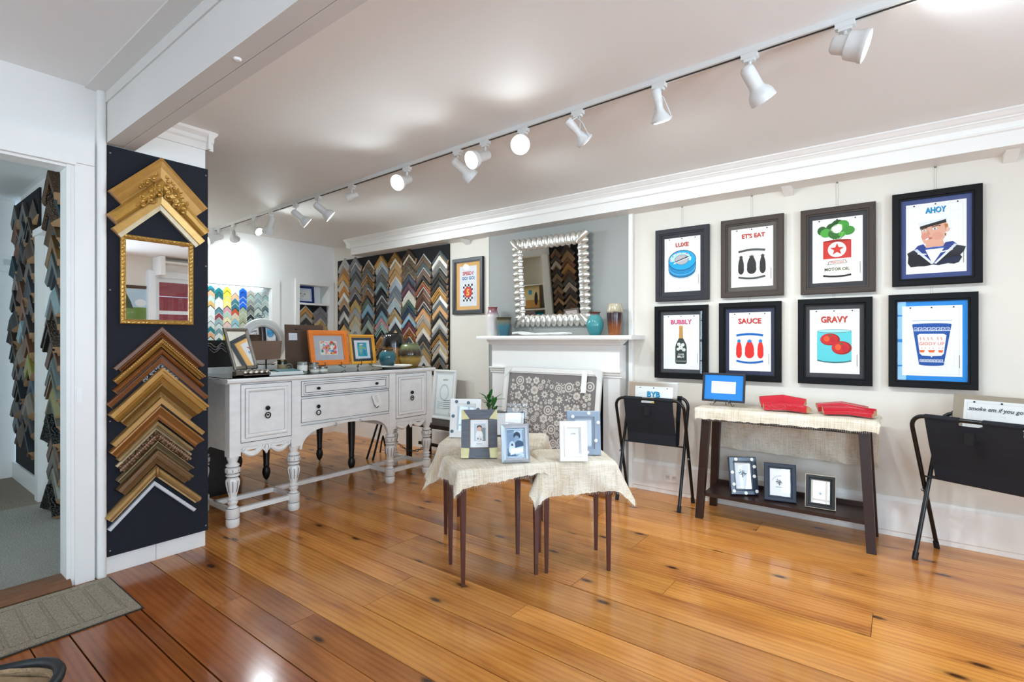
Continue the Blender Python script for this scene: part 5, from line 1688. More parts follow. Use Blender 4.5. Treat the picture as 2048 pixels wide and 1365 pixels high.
for sx in (-1, 1):
    slab([(sx * ow, 0), (sx * ow, czs), (sx * iw, iz0), (sx * (ow - cxs), 0)][::sx], 0, -.0225, 0, 'brass_corner', BR)
    slab([(sx * ow, oh), (sx * (ow - cxs * .2), oh), (sx * iw, iz1), (sx * ow, oh - czs)][::sx], 0, -.0225, 0, 'brass_corner', BR)
pa2 = pa; pa2.build('photo', wd, -.010, .057)
b = MB(); b.box(-iw, iw, -.009, -.001, iz0, iz1); b.build('backing', BACK, wd)
b = MB(); b.add([(-iw, -.016, iz0), (iw, -.016, iz0), (iw, -.016, iz1), (-iw, -.016, iz1)], [(0, 1, 2, 3)]); b.build('glass', GLASS, wd)
leg_strut(wd, .24, .1)
# silver bevel frame
pb = Art(.085, .135, '#7d95ae')
pb.rect(0, 0, 1, .3, '#4a6484'); pb.rect(.45, .55, 1, 1, '#b9cbdc'); pb.ell(.62, .78, .22, .16, '#26354a'); pb.ell(.6, .66, .16, .13, '#8aa2bb'); pb.ell(.75, .4, .3, .2, '#3a5270'); pb.ell(.3, .38, .2, .2, '#c3d2e0'); pb.ell(.28, .24, .2, .16, '#dfe8f0'); pb.ell(.3, .44, .06, .05, '#26354a', 10); pb.rect(.5, .05, 1, .3, '#c9d6e2'); pb.rect(.5, .14, 1, .17, '#8aa2bb')
sp_ = [(0, 0), (0, .014), (.004, .018), (.012, .026), (.022, .022), (.028, .012), (.031, .014), (.034, .006), (.034, .002)]
p = picture('photo_frame', 'shiny silver photo frame with a photo of a dog, front of the nearest table', 'photo frame', .150, .20, .034, .02, P('#c3ccd6', .25, .6, name='brushed_silver'), (-1.617, 2.155, FT), math.radians(46), rx=-math.radians(14), group='photo frames on the side tables', art=pb, prof=sp_)
leg_strut(p, .19, .1)
# white stepped frame
pc = Art(.074, .138, '#f6f6f4'); pc.text('PRISM', .5, .78, .045, '#77787a', .01, 0, .5)
p = picture('photo_frame', 'plain white stepped photo frame on the right hand side table', 'photo frame', .148, .212, .04, .02, P('#f0efea', .35), (-1.385, 2.36, FT), math.radians(37), rx=-math.radians(12), group='photo frames on the side tables', art=pc,
            prof=[(0, 0), (0, .016), (.003, .019), (.024, .018), (.026, .024), (.034, .022), (.036, .015), (.04, .012), (.04, .002)])
leg_strut(p, .2, .1)
def dots(root, spots, r, y, m):
    for (x, z) in spots:
        b = MB(); b.lathe([(0, 0), (r, 0), (r, .0012), (0, .0012)], (0, 0, 0), 14); b.xf(Matrix.Translation((x, y, z)) @ Matrix.Rotation(PI / 2, 4, 'X')); b.build('dot', m, root)
# grey blue frame with pale dots
pd = Art(.09, .14, '#dfe6ee')
pd.ell(.3, .5, .14, .12, '#5a6a74'); pd.ell(.3, .5, .11, .095, '#dfe6ee'); pd.line([(.3, .3), (.3, .55)], .003, '#4a5a64')
p = picture('photo_frame', 'grey blue photo frame with pale dots behind the white frame', 'photo frame', .19, .245, .045, .02, P('#8f9bab', .4), (-1.42, 2.53, FT), math.radians(33), rx=-math.radians(11), group='photo frames on the side tables', art=pd, mat='#c3ccd8')
dots(p, [(-.06, .212), (.03, .232), (.082, .18), (.068, .08), (.02, .015), (-.08, .12), (-.05, .02)], .010, -.0245, P('#e6e0e6', .5))
leg_strut(p, .24, .1)
# white frame with blue dots
pe = Art(.11, .155, '#cfd8de')
p = picture('photo_frame', 'white photo frame with blue grey dots, behind the wooden baby frame', 'photo frame', .205, .255, .045, .02, P('#eceae6', .4), (-2.295, 2.50, FT), math.radians(33), rx=-math.radians(10), group='photo frames on the side tables', art=pe, mat='#e3e6e8')
dots(p, [(-.06, .235), (.02, .228), (.085, .185), (-.085, .04), (-.08, .14), (.05, .02), (.08, .09)], .011, -.0245, P('#5a6d7a', .5))
leg_strut(p, .25, .1)
# thin dark frame with blank white sheet
pf = Art(.19, .145, '#f3f1f2')
p = picture('photo_frame', 'thin dark landscape frame with a blank white sheet on the rear table', 'photo frame', .205, .165, .007, .014, P('#2e2c30', .4), (-2.085, 2.71, FT), math.radians(36), rx=-math.radians(9), group='photo frames on the side tables', art=pf, prof=[(0, 0), (0, .014), (.006, .014), (.007, .01), (.007, .002)])
leg_strut(p, .16, .1)
b = MB(); 
ac = thing('acrylic_stand', 'clear acrylic sign holder beside the thin dark frame on the rear table', 'sign holder', (-1.985, 2.72, FT), math.radians(36))
for (x0, x1, z0, z1) in ((-.10, .03, .001, .225),):
    b.add([(x0, 0, z0), (x1, 0, z0), (x1, .03, z1), (x0, .03, z1)], [(0, 1, 2, 3)])
    b.tube([(x1, 0, z0), (x1, .03, z1)], .0022, 5); b.tube([(x0, 0, z0), (x0, .03, z1)], .0022, 5); b.tube([(x0, .03, z1), (x1, .03, z1)], .0018, 5)
b.build('sheet', glass_thin('acrylic', (.96, .955, .95), .6), ac)

# ------------------------------------------------------------------ console table
CON = P('#2b1812', .35, var=.3, vscale=9, stretch=(1, 1, .2), name='espresso_wood')
ct = thing('console_table', 'espresso brown console table with splayed legs and a lower shelf against the wall', 'table', (-.63, 3.82, 0))
CH = .772
b = MB(); b.box(-.50, .52, -.155, .155, CH - .025, CH); b.build('top', CON, ct)
b = MB(); b.box(-.46, .46, -.125, -.108, CH - .09, CH - .025); b.build('apron', CON, ct)
b = MB(); b.box(-.46, .46, .108, .125, CH - .09, CH - .025); b.build('apron', CON, ct)
for sx in (-1, 1):
    for sy in (-1, 1):
        xb, xt, yb, yt = sx * .495, sx * .455, sy * .17, sy * .125
        b = MB(); b.taper((xb - .024, xb + .024, yb - .02, yb + .02, 0), (xt - .028, xt + .028, yt - .022, yt + .022, CH - .025)); b.build('leg', CON, ct)
b = MB(); b.box(-.47, .47, -.158, .158, .155, .178); b.box(-.47, .47, .15, .165, .178, .205); b.build('shelf', CON, ct)
cloth('burlap_runner', 'long burlap runner over the console table, hanging low at the back', 1.03, .315, 1.07, .755, .012, CH, (-.63, 3.82, 0), 0, (.005, .1375), 12, n=52, slack=.06)
CT = CH + .0045
ba = Art(.165, .085, '#f3f2ee'); ba.text('About the artist', .22, .9, .07, '#4a4846', .005, 0, .35)
for k in range(8):
    ba.line([(.05, .78 - .09 * k), (.93 - .1 * (k in (2, 5)), .78 - .09 * k)], .0012, '#a9a29c')
p = picture('sign_frame', 'black framed notice with a bright blue mat on an easel on the console table', 'sign', .29, .205, .014, .014, P('#22222a', .4), (-1.005, 3.80, CT + .03), rx=-math.radians(9), art=ba, mat='#2f7fd0', prof=[(0, 0), (0, .014), (.012, .014), (.014, .01), (.014, .002)])
easel(p, .22, .2, 0, P('#8a8782', .25, .9), .08)
RED = '#c01728'
for (x, y, z, rz, pr_n, fi, lab) in ((-.64, 3.87, CT, .04, 'scoop', 'satin', 'red lacquered corner, rear of the left hand pair on the burlap runner'), (-.60, 3.775, CT, .02, 'reverse', 'ornate', 'red beaded corner, front of the left hand pair on the burlap runner'),
                                    (-.30, 3.865, CT, -.02, 'reverse', 'ornate', 'red carved corner, rear of the right hand pair on the burlap runner'), (-.255, 3.785, CT, -.03, 'steps', 'satin', 'red stepped corner, front of the right hand pair on the burlap runner')):
    o = chevron((x, y + .045, z), 0, .155, .075 if 'rear' in lab and 'left' in lab else .058, .045, pr_n, fi, RED, '#a81222', lab, 'red corners on the console table')
    b_ = MB()
    pts, seg = PROF[pr_n]
    # these corners lie flat and open wider: rebuild with a shallow angle
    al = math.radians(17)
    for sgn in (-1, 1):
        d = Vector((sgn * math.cos(al), -math.sin(al), 0)); n_ = Vector((-sgn * math.sin(al), -math.cos(al), 0))
        rail = .085 if 'rear' in lab else .07
        v = []
        for t, hh in pts:
            t *= rail
            v += [Vector((0, -t / math.cos(al), hh * .04)), d * .15 + n_ * t + Vector((0, 0, hh * .04))]
        for i in range(len(pts) - 1):
            fc = (2 * i, 2 * i + 1, 2 * i + 3, 2 * i + 2)
            b_.add([v[j] for j in fc], [(3, 2, 1, 0) if sgn < 0 else (0, 1, 2, 3)], seg[i])
        b_.add([v[2 * i + 1] for i in range(len(pts))], [tuple(range(len(pts)))], 2)
    me = b_.mesh('corner_sample')
    fm_ = P('#b8142a', .22, coat=.4, name='red_lacquer') if fi == 'satin' else P('#b8142a', .25, bmp=.6, vscale=90, coat=.4)
    for m in (fm_, fm_, MOULD['raw']):
        me.materials.append(m)
    o.data = me
    o.rotation_euler = (math.radians(24) if 'rear' in lab else math.radians(8), 0, rz)
    o.location.z += .062 if 'rear' in lab else .022
SZ = .1785
def tree(a, cu, cv, s_, col):
    a.line([(cu, cv - .16 * s_), (cu, cv)], .004 * s_, col)
    rr = random.Random(2)
    for _ in range(40):
        t, q = rr.uniform(0, 2 * PI), math.sqrt(rr.random())
        a.ell(cu + .2 * s_ * q * math.cos(t), cv + .02 + .13 * s_ * q * math.sin(t), .022 * s_, .016 * s_, col, 6)
    for t in (-.8, -.3, .3, .8):
        a.line([(cu, cv - .06 * s_), (cu + .16 * s_ * math.sin(t), cv + .1 * s_ * math.cos(t))], .002, col)
a1 = Art(.096, .145, '#e6ebf0'); tree(a1, .5, .62, 1.3, '#5a626c')
p = picture('photo_frame', 'navy photo frame with white buttons on the console shelf', 'photo frame', .185, .255, .04, .022, P('#16233a', .25), (-.86, 3.775, SZ), math.radians(32), rx=-math.radians(14), group='photo frames on the console shelf', art=a1, mat='#f1f1ee')
dots(p, [(-.045, .238), (.062, .238), (.075, .19), (.07, .125), (-.075, .15), (-.07, .07), (-.072, .025), (.078, .025), (.005, .012)], .0115, -.0265, P('#ecebe6', .5)); leg_strut(p, .25, .1)
a2 = Art(.125, .175, '#eeeff2'); tree(a2, .48, .5, .8, '#4a5058')
for k in range(14):
    t = PI * (.12 + .76 * k / 13)
    a2.ell(.5 - .38 * math.cos(t), .46 + .28 * math.sin(t), .014, .018, '#8a8f96', 6)
a2.line([(.3, .32), (.72, .32)], .0025, '#6a6f76')
p = picture('photo_frame', 'plain slate blue photo frame, middle of the console shelf', 'photo frame', .19, .245, .035, .018, P('#1f2737', .45), (-.635, 3.765, SZ), math.radians(12), rx=-math.radians(12), group='photo frames on the console shelf', art=a2); leg_strut(p, .24, .1)
a3 = Art(.11, .155, '#dfd8ca'); tree(a3, .5, .42, .5, '#5a544c')
for k in range(12):
    t = PI * (.1 + .8 * k / 11)
    a3.ell(.5 - .27 * math.cos(t), .38 + .2 * math.sin(t), .012, .012, '#8f877a', 6)
p = picture('photo_frame', 'small black photo frame with a cream edge, right on the console shelf', 'photo frame', .165, .205, .031, .02, P('#14110f', .4, var=.3, vscale=30), (-.405, 3.76, SZ), math.radians(4), rx=-math.radians(14), group='photo frames on the console shelf', art=a3); leg_strut(p, .2, .1)
b = MB(); b.rails(.167, .207, [(0, .0), (0, .0225), (.003, .0238), (.004, .021)], z0=-.001); b.build('cream_edge', P('#c9bca4', .5), p)

# ------------------------------------------------------------------ folding print racks
CANV = P('#11131c', .85, var=.15, vscale=90, bmp=.1, name='black_canvas')
TUBE = P('#0c0c0e', .3, name='black_tube')
def rack(label, loc, rz, w, h, dt, db):
    """front loop runs from the near top to the rear foot, rear loop the other way"""
    t = thing('print_rack', label, 'rack', loc, rz, 'folding canvas print racks')
    for (yt, yb, x) in ((-dt / 2, db / 2, w / 2), (dt / 2, -db / 2, w / 2 - .024)):
        pts = [(-x, yb, .01)]
        n = 6
        rr = .07
        def yz(z):
            return yb + (yt - yb) * z / h
        pts += [(-x, yz(h - rr), h - rr)]
        pts += [(-x + rr * (1 - math.cos(PI / 2 * i / n)), yz(h - rr + rr * math.sin(PI / 2 * i / n)), h - rr + rr * math.sin(PI / 2 * i / n)) for i in range(1, n + 1)]
        pts += [(-p_[0], p_[1], p_[2]) for p_ in reversed(pts)]
        b = MB(); b.tube(pts, .0115, 10); lp = b.build('tube_loop', TUBE, t, smooth=60)
        for sx in (-1, 1):
            b = MB(); b.tube([(sx * x, yb, 0), (sx * x, yb + (yt - yb) * .05, h * .05)], .0145, 10); b.build('rubber_foot', P('#070708', .7), lp, smooth=50)
    # canvas sling: down the front side, across the bottom, up the back
    zb, hw = h * .56, w / 2 - .075
    yf = -dt / 2
    def yfz(z): return db / 2 + (-dt / 2 - db / 2) * z / h
    def ybz(z): return -db / 2 + (dt / 2 + db / 2) * z / h
    prof = [(yf - .013, h - .03), (yf - .013, h + .004), (yf, h + .013), (yf + .012, h)]
    pz = [(yfz(h) - .013, h + .0), (yfz(h * .8) - .02, h * .8), (yfz(h * .66) - .016, h * .66), (-.04, zb), (.04, zb), (ybz(h * .8), h * .8), (ybz(h), h)]
    cut = .05
    vv, ff = [], []
    xs_ = [-hw, -cut, -cut * .6, cut * .6, cut, hw]
    b = MB()
    for i in range(len(pz) - 1):
        (ya, za), (yb_, zb_) = pz[i], pz[i + 1]
        for k in range(len(xs_) - 1):
            za2, ya2 = za, ya
            if i == 0 and k in (1, 2, 3):
                tt = .028 / (za - zb_); za2 = za + (zb_ - za) * tt; ya2 = ya + (yb_ - ya) * tt
            b.add([(xs_[k], ya2, za2), (xs_[k + 1], ya2, za2), (xs_[k + 1], yb_, zb_), (xs_[k], yb_, zb_)], [(0, 1, 2, 3)])
    b.tube([(-hw, -dt / 2 + .0, h), (-cut, -dt / 2, h)], .0155, 10); b.tube([(cut, -dt / 2, h), (hw, -dt / 2, h)], .0155, 10)
    b.tube([(-hw, dt / 2, h), (hw, dt / 2, h)], .0145, 10)
    b.build('canvas_sling', CANV, t)
    b = MB(); b.tube([(-w / 2, yfz(zb) , zb - .004), (w / 2, yfz(zb), zb - .004)], .0055, 8); b.tube([(-w / 2 + .024, ybz(zb), zb - .004), (w / 2 - .024, ybz(zb), zb - .004)], .0055, 8); b.build('cross_rod', TUBE, t, smooth=60)
    b = MB(); b.box(-.02, .02, yf - .024, yf - .019, h - .12, h - .06); b.build('strap_tab', P('#07070a', .8), t)
    for sx in (-1, 1):
        b = MB(); b.ball((sx * w / 2 * 1.02, (yfz(h * .45) + ybz(h * .45)) / 2, h * .45), .009, 8, 6); b.build('rivet', STEEL, t, smooth=60)
    return t
rack('black folding print rack between the fireplace and the console table', (-1.525, 3.805, 0), math.radians(2), .53, .80, .22, .27)
rack('black folding print rack at the right edge, past the console table', (.36, 3.72, 0), math.radians(-26), .56, .82, .30, .30)
def sleeve(name, label, art, w, h, loc, rz, rx, bc):
    t = thing(name, label, 'print', loc, rz, 'sleeved prints in the racks', rx)
    b = MB(); b.box(-w / 2, w / 2, -.003, 0, 0, h); b.build('backing_board', P(bc, .85, var=.06), t)
    if art: art.build('print', t, -.0035, h - art.h - .028, .01)
    b = MB(); b.add([(-w / 2 - .006, -.0065, 0), (w / 2 + .006, -.0065, 0), (w / 2 + .006, -.0065, h + .006), (-w / 2 - .006, -.0065, h + .006)], [(0, 1, 2, 3)]); b.build('plastic_sleeve', PLASTIC, t)
    return t
q = sheet(.30, .40); title(q, 'BYB', .85, .11, '#2f8fc0', '#123a52', .34); q.ell(.5, .62, .04, .09, '#e8b23a'); q.ell(.5, .56, .08, .05, '#f0d878'); q.rect(.3, .2, .7, .5, '#c9b48a')
sleeve('sleeved_print', 'sleeved print titled BYB in the rack beside the fireplace', q, .38, .45, (-1.545, 3.815, .462), math.radians(2), -math.radians(5), '#a9947c')
sleeve('sleeved_print', 'plain board in a clear sleeve behind the BYB print', None, .40, .452, (-1.57, 3.86, .462), math.radians(2), -math.radians(6), '#c9b8a0')
q = sheet(.33, .44); q.text('smoke em if you got em', .5, .885, .065, '#33353a', .008, .25, .86); q.poly([(.2, .64), (.35, .70), (.5, .72), (.65, .71), (.8, .67), (.8, .62), (.65, .655), (.5, .665), (.35, .645), (.2, .59)], '#4a3a2c'); q.text('TRUMPETS', .52, .685, .034, '#cdbf9f', .02, 0, .5); q.rect(.25, .2, .78, .58, '#e3dcd6'); q.ell(.72, .5, .05, .05, '#d9938a', 10); q.poly([(.62, .05), (.95, .05), (1, .3), (.86, .36), (.66, .3)], '#1f2c4e')
sleeve('sleeved_print', 'sleeved print lettered smoke em if you got em in the right hand rack', q, .41, .47, (.40, 3.745, .475), math.radians(-26), -math.radians(9), '#a3957f')
sleeve('sleeved_print', 'plain board in a clear sleeve behind the smoke em print', None, .42, .45, (.44, 3.80, .475), math.radians(-26), -math.radians(11), '#c9bda6')

# electrical outlet on the baseboard
t = thing('wall_outlet', 'white double outlet on the baseboard behind the folding rack', 'outlet', (-1.47, 4.0465, .10))
b = MB(); b.box(-.058, .058, -.006, 0, 0, .075); b.build('plate', P('#efece6', .4), t)
for sx in (-.026, .026):
    b = MB()
    b.box(sx - .017, sx + .017, -.008, -.006, .018, .058); b.build('socket', P('#e3e0d8', .4), t)
    b = MB(); b.box(sx - .008, sx - .005, -.0085, -.008, .034, .048); b.box(sx + .005, sx + .008, -.0085, -.008, .034, .048); b.build('slots', P('#3a3836', .7), t)

# ------------------------------------------------------------------ door mat, basket
def matmat():
    m, nt, b = newmat('ribbed_mat')
    n = node(nt, 'ShaderNodeTexNoise', i_Scale=260.0, i_Detail=2.0)
    nt.links.new(coords(nt), n.inputs['Vector'])
    nt.links.new(ramp(nt, n.outputs[0], [(.3, lin('#6d6353')), (.7, lin('#a79b86'))]), b.inputs['Base Color'])
    b.inputs['Roughness'].default_value = .95
    bump(nt, b, n.outputs[0], .6, .004)
    return m
MM = matmat()
dm = thing('door_mat', 'taupe ribbed door mat in front of the doorway', 'mat', (-3.05, 0.38, 0.001))
b = MB(); b.box(-.245, .245, -.62, .46, 0, .006); b.build('base', MM, dm)
b = MB(); b.box(-.255, .255, -.63, .47, 0, .003); b.build('rubber_edge', P('#2c2621', .8), dm)
b = MB()
for (x0, x1, y0, y1) in ((-.245, -.205, -.62, .46), (.205, .245, -.62, .46), (-.205, .205, .42, .46), (-.205, .205, -.62, -.58)):
    b.box(x0, x1, y0, y1, .0058, .0095)
b.build('border', MM, dm)
nn = 13
for k in range(nn):
    y = -.62 + 1.0 * k / nn * 1.03
    pts = [(-.19, y + .02), (0.195, y - .02 + .035), (.195, y - .02 + .095), (-.19, y + .082)]
    pts = [(px, min(.405, max(-.57, py))) for px, py in pts]
    if max(p_[1] for p_ in pts) - min(p_[1] for p_ in pts) < .02:
        continue
    b = MB(); b.prism(pts, .006, .0092, axis='z'); b.build('rib', MM, dm)

bs_ = thing('woven_basket', 'tan woven basket with a black handle at the lower left corner', 'basket', (-2.056, 0.268, 0), math.radians(35))
WV = P('#a58a68', .85, var=.35, vscale=60, bmp=.6, name='woven_cane')
b = MB()
for k in range(17):
    z = .012 + .0145 * k
    rx_, ry_ = .145 + .02 * math.sin(PI * k / 16), .10 + .015 * math.sin(PI * k / 16)
    b.tube([(rx_ * math.cos(t) * (1 + .012 * math.sin(12 * t + PI * k)), ry_ * math.sin(t) * (1 + .012 * math.sin(12 * t + PI * k)), z) for t in [2 * PI * i / 48 for i in range(48)]], .0095, 5, closed=True)
b.box(-.12, .12, -.08, .08, .0, .01)
b.build('weave', WV, bs_, smooth=60)['kind'] = 'stuff'
b = MB(); b.box(-.115, .115, -.075, .075, .18, .235); b.build('lining', P('#9a805f', .9, var=.3, vscale=40, bmp=.5), bs_)
b = MB(); b.tube([(.155 * math.cos(t), .108 * math.sin(t), .255 + .012 * math.sin(2 * t)) for t in [2 * PI * i / 32 for i in range(32)]], .015, 8, closed=True); b.build('rim', P('#14181c', .45), bs_, smooth=60)

# ------------------------------------------------------------------ track lighting
TR_A = math.atan2(-.0316, 1)
def ty(x): return 2.352 - .0316 * x
trk = thing('track_rail', 'white ceiling track carrying the row of spotlights', 'light track', (-2.8, ty(-2.8), 2.505), TR_A)
WHM = P('#dedcd8', .35, name='white_lamp_enamel')
b = MB(); b.box(-3.35, 3.6, -.018, .018, -.024, 0); b.build('rail', WHM, trk)
b = MB(); b.box(-3.34, 3.59, -.006, .006, -.0255, -.0238); b.build('slot', P('#2a2826', .7), trk)
BULB = P('#fff3df', .4, emit=14.0, name='lit_bulb')
BULB0 = P('#d9d6d0', .3, name='unlit_bulb')
F_ = Vector((-.606, .7955, 0)); R_ = Vector((.7955, .606, 0))
HEADS = [  # x on the track, type, pointing direction (world), lit, power factor, words
    (-6.03, 'bell', (-.1, -.82, -.34), 1, 1.6, 'lit white bell spotlight, farthest on the ceiling track'),
    (-5.66, 'yoke', (-.55, .45, -.55), 1, .7, 'wire yoke spotlight, second from the far end of the track'),
    (-5.17, 'yoke', (.66, .2, -.40), 1, 1.3, 'glowing wire yoke spotlight, third from the far end of the track'),
    (-4.82, 'bell', (-.42, -.08, -.80), 1, 1.6, 'white bell spotlight turned to the far wall, fourth from the far end'),
    (-4.36, 'bell', (.35, .72, -.62), 1, 1.0, 'white bell spotlight, fifth from the far end of the track'),
    (-3.98, 'bell', (.40, .70, -.62), 1, 1.2, 'white bell spotlight with a bright rim, sixth from the far end'),
    (-3.48, 'can', (-.45, -.35, -.25), 0, 0, 'small unlit can spotlight, seventh from the far end'),
    (-2.80, 'bell', (.20, -.86, -.42), 1, .5, 'lit bell spotlight facing the camera, eighth from the far end'),
    (-2.29, 'bell', (.38, .70, -.62), 1, 1.2, 'unlit looking bell spotlight turned to the mantel, ninth from the far end'),
    (-2.05, 'bell', (-.12, -.84, -.42), 1, .5, 'lit bell spotlight, tenth from the far end of the track'),
    (-1.75, 'bell', (.42, -.82, -.38), 1, .35, 'very bright bell spotlight facing the camera, eleventh from the far end'),
    (-1.38, 'yoke', (.38, .68, -.66), 1, 1.2, 'white wire yoke spotlight aimed at the picture wall, twelfth from the far end'),
    (-.923, 'yoke', (.06, .38, -.92), 1, 1.0, 'white wire yoke spotlight aimed straight down, thirteenth from the far end'),
    (-.517, 'bell', (.34, .55, -.78), 1, 1.2, 'white bell spotlight, second nearest on the ceiling track'),
    (-.171, 'drum', (.86, .05, -.32), 1, .9, 'lit drum spotlight with a ring rim, nearest on the ceiling track'),
]
def axis_matrix(d, p):
    d = Vector(d).normalized()
    q = d.to_track_quat('Z', 'Y')
    return Matrix.Translation(p) @ q.to_matrix().to_4x4()
for (x, ty_, d, lit, pw, lab) in HEADS:
    root = thing('track_spotlight', lab, 'spotlight', (x, ty(x), 2.481), TR_A, 'spotlights on the ceiling track')
    b = MB(); b.box(-.033, .033, -.015, .015, -.022, 0); b.box(-.022, .022, -.013, .013, -.034, -.022); b.build('adapter', WHM, root)
    dv = Matrix.Rotation(-TR_A, 3, 'Z') @ Vector(d).normalized()
    if ty_ in ('bell', 'can', 'drum'):
        b = MB(); b.tube([(0, 0, -.03), (0, 0, -.075)], .0075, 8); b.build('stem', WHM, root, smooth=60)
        piv = Vector((0, 0, -.088)) + dv * (-.005)
        M_ = axis_matrix(dv, piv)
        b = MB()
        if ty_ == 'bell':
            pr = [(0, -.035), (.018, -.034), (.028, -.022), (.030, -.005), (.030, .062), (.034, .074), (.046, .088), (.053, .105), (.055, .132), (.0535, .132), (.051, .106), (.044, .092), (.030, .082)]
            bz, br = .110, .048
        elif ty_ == 'drum':
            pr = [(0, -.045), (.025, -.044), (.034, -.034), (.036, .006), (.05, .012), (.053, .03), (.056, .06), (.06, .066), (.06, .078), (.052, .079), (.049, .06), (.040, .055)]
            bz, br = .064, .046
        else:
            pr = [(0, -.05), (.022, -.05), (.024, -.045), (.024, .0), (.03, .004), (.03, .045), (.027, .045), (.026, .02)]
            bz, br = .028, .024
        b.lathe(pr, (0, 0, 0), 24); b.xf(M_); sh = b.build('shade', WHM, root, smooth=50)
        b = MB(); b.lathe([(br, bz), (br * .8, bz + .008), (br * .4, bz + .012), (0, bz + .013)], (0, 0, 0), 20); b.xf(M_); b.build('bulb', BULB if lit else BULB0, root, smooth=60)
        lp = M_ @ Vector((0, 0, bz + .03))
    else:
        piv = Vector((0, 0, -.115))
        M_ = axis_matrix(dv, piv)
        b = MB()
        b.lathe([(0, -.085), (.018, -.085), (.022, -.08), (.022, -.03), (.02, -.028), (.018, .005), (.028, .028), (.046, .048), (.048, .056), (.048, .064), (.044, .064)], (0, 0, 0), 22); b.xf(M_); b.build('lamp_body', WHM, root, smooth=45)
        b = MB(); b.lathe([(.045, .062), (.03, .067), (0, .069)], (0, 0, 0), 20); b.xf(M_); b.build('bulb', BULB if lit else BULB0, root, smooth=60)
        side = Vector((1, 0, 0))
        a_, c_ = M_ @ Vector((0, 0, .052)), Vector((0, 0, -.034))
        b = MB()
        for s1 in (-1, 1):
            e = M_ @ Vector((.05 * s1, 0, .052))
            b.tube([(c_.x + .01 * s1, c_.y, c_.z), (e.x * .75 + .02 * s1, e.y * .35, -.07), (e.x + .004 * s1, e.y * .8, (e.z - .07) / 2 - .03), tuple(e)], .0032, 6)
        b.tube([tuple(M_ @ Vector((.05 * math.cos(t), .05 * math.sin(t), .054))) for t in [2 * PI * i / 20 for i in range(20)]], .0028, 5, closed=True)
        b.tube([(0, 0, -.03), tuple(M_ @ Vector((0, -.022, -.075)))], .003, 6)
        b.build('wire_yoke', WHM, root, smooth=60)
        lp = M_ @ Vector((0, 0, .09))
    if lit:
        l = bpy.data.lights.new('spot_beam', 'SPOT')
        l.energy = TRACK_W * pw * .5
        l.color = TRACK_COL
        l.spot_size = math.radians(140)
        l.spot_blend = 1.0
        l.shadow_soft_size = .035
        lo = bpy.data.objects.new('spot_beam', l)
        C.objects.link(lo)
        lo.parent = root
        lo.matrix_local = Matrix.Translation(lp) @ (-dv).to_track_quat('Z', 'Y').to_matrix().to_4x4()

# fluorescent strip inside the lit recess
t = thing('strip_light', 'white fluorescent strip light at the top of the mat recess', 'light', (-6.178, 2.62, 1.885), PI / 2)
b = MB(); b.box(-.5, .5, -.012, .012, -.008, 0); b.build('housing', WHM, t)
b = MB(); b.tube([(-.48, 0, -.014), (.48, 0, -.014)], .006, 8); b.build('tube', P('#f2fbff', .4, emit=11.0, name='fluorescent_tube'), t, smooth=60)

# ------------------------------------------------------------------ the side of the room the mirrors look at
bx_ = thing('bookcase', 'white open shelves on the partition, seen in the silver mirror', 'shelf', (-4.85, 1.335, .9), PI)
SHM = P('#e6e0cf', .5)
for x in (-.55, -.02, .5):
    b = MB(); b.box(x - .012, x + .012, -.22, -.006, 0, 1.25); b.build('upright', SHM, bx_)
for z in (0, .42, .80, 1.23):
    for (xa, xb) in ((-.537, -.033), (-.007, .487)):
        b = MB(); b.box(xa, xb, -.219, -.006, z, z + .02); b.build('shelf', SHM, bx_)
b = MB(); b.box(-.56, .51, -.005, -.001, 0, 1.25); b.build('back_panel', SHM, bx_)
k1 = Art(.40, .34, '#d8c48a'); k1.rect(0, 0, 1, .35, '#b5823c'); k1.rect(.65, .1, 1, .5, '#e3e0da'); k1.ell(.15, .4, .08, .3, '#2a2420'); k1.rect(.35, .6, .5, .8, '#4a8fae')
picture('painting', 'yellow interior painting on the white shelves, seen in the silver mirror', 'picture', .44, .375, .02, .018, P('#7a5a2e', .4), (-4.63, 1.52, 1.34), PI, rx=-math.radians(8), art=k1, glass=False)
k2 = Art(.42, .32, '#1f8a9a'); k2.ell(.5, .35, .16, .35, '#8a5a34'); k2.ell(.5, .62, .14, .14, '#a8744a'); k2.rect(.36, .6, .64, .68, '#1a1614')
picture('painting', 'teal painting of a brown animal in dark glasses, seen in the silver mirror', 'picture', .46, .36, .02, .018, P('#1f7a8a', .4), (-4.63, 1.52, .925), PI, rx=-math.radians(8), art=k2, glass=False)
pb_ = thing('sample_board', 'black board of brown moulding corners seen only in the silver mirror', 'display board', (-3.90, 1.335, .8), PI)
b = MB(); b.box(-.42, .38, -.016, -.001, 0, 1.66); b.build('panel', BLACKB, pb_)
b = MB(); b.box(.0, .02, -.03, -.016, 0, 1.66); b.build('divider', P('#cfcbc4', .5), pb_)
BR_ = ['#6a5a4a', '#8a6a44', '#5c4636', '#b08a5a', '#3a332e', '#9a7a52', '#7a4f2e', '#a5783c', '#6b4a30', '#55504a', '#c2b6a2', '#2e2a28', '#8f6f4e']
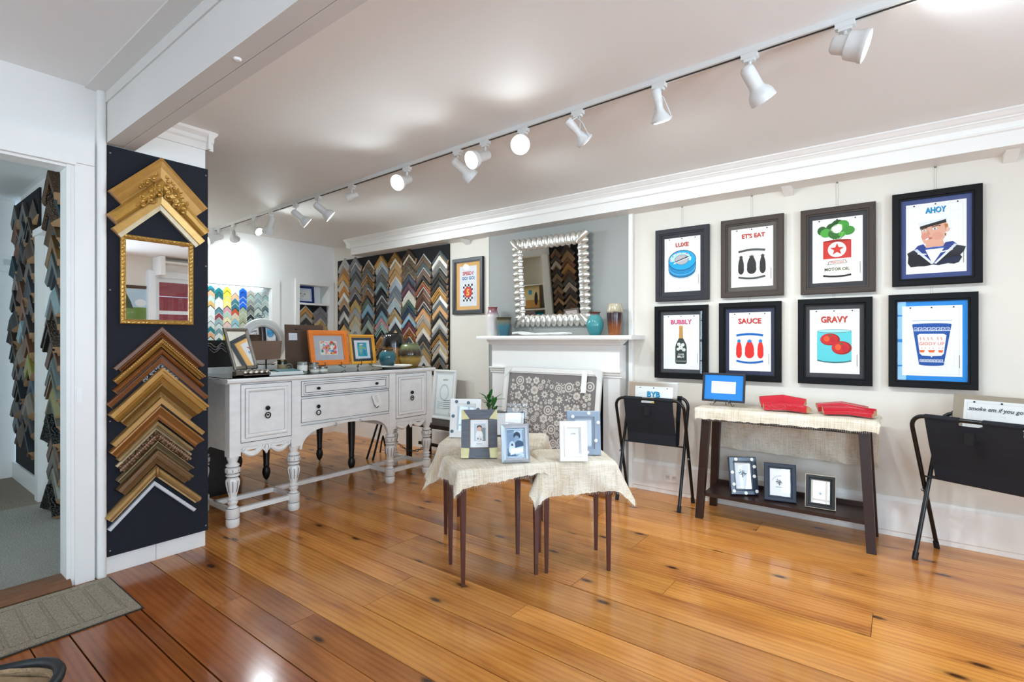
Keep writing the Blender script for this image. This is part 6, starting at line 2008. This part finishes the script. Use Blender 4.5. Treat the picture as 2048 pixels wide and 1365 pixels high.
for ci, x in enumerate((-3.64, -3.95, -4.16)):
    z = 2.30 - .04 * ci
    for ri in range(12):
        hx = BR_[(ri + 4 * ci) % len(BR_)]
        chevron((x, 1.352, z), PI, .125 if ci != 2 else .1, .064, .035, PR[(ri + ci) % 6], 'satin', hx, BR_[(ri * 2 + 1) % 13], '%s moulding corner, %s in the %s column of the mirrored board' % (colour_word(hx), ORD[ri], ('left', 'middle', 'right')[ci]), 'moulding corners on the mirrored board')
        z -= .092
# end wall seen in the gold mirror
k3 = Art(.36, .46, '#b9cfdd'); k3.rect(0, 0, 1, .4, '#6f8a3f'); k3.poly([(.45, .35), (.95, .4), (.98, .65), (.7, .85), (.55, .6)], '#3f4f38'); k3.ell(.2, .55, .2, .12, '#e6e9ea')
picture('painting', 'small landscape painting in a dark frame, seen in the gold mirror', 'picture', .46, .56, .04, .02, P('#4a3322', .4), (2.395, 2.60, 1.50), -PI / 2, art=k3)
sbox('wall_return', 2.05, 2.395, 2.86, 2.92, 2.22, 2.5, WALLW)
t = thing('wall_shelf', 'white wall shelf high on the end wall, seen in the gold mirror', 'shelf', (2.395, 3.4, 2.36), -PI / 2)
b = MB(); b.box(-.45, .45, -.25, 0, .05, .08); b.box(-.45, .45, -.02, 0, -.05, .05); b.build('board', TRIM, t)
t = thing('red_siding', 'red painted boards outside the end window', 'siding', (3.4, 2.9, 0))
for k in range(8):
    b = MB(); b.box(0, .03, -.9, .9, .5 + .3 * k, .79 + .3 * k); b.build('plank', P('#8a2f30', .6, var=.25, vscale=6), t)

# thermostat in the hall, white bird ornament behind the tables
t = thing('thermostat', 'small white thermostat on the hall end wall', 'thermostat', (-6.395, 0.90, 1.86), PI / 2)
b = MB(); b.box(-.05, .05, -.03, 0, 0, .13); b.build('case', P('#f0efec', .4), t)
b = MB(); b.box(-.03, .03, -.033, -.03, .06, .11); b.build('dial_window', P('#cfd2d0', .3), t)
t = thing('bird_ornament', 'white glazed bird ornament on the bench beside the sailor print', 'ornament', (-3.53, 3.72, .396), math.radians(20))
b = MB(); b.ball((0, 0, .05), .05, 14, 10, sc_=(1.3, .8, .95)); b.build('body', P('#f0eeea', .25), t, smooth=80)
b = MB(); b.tube([(-.04, 0, .07), (-.075, 0, .12), (-.06, 0, .17), (-.03, 0, .185), (-.015, 0, .17)], [.022, .016, .013, .014, .008], 8); b.build('neck', P('#f0eeea', .25), t, smooth=80)
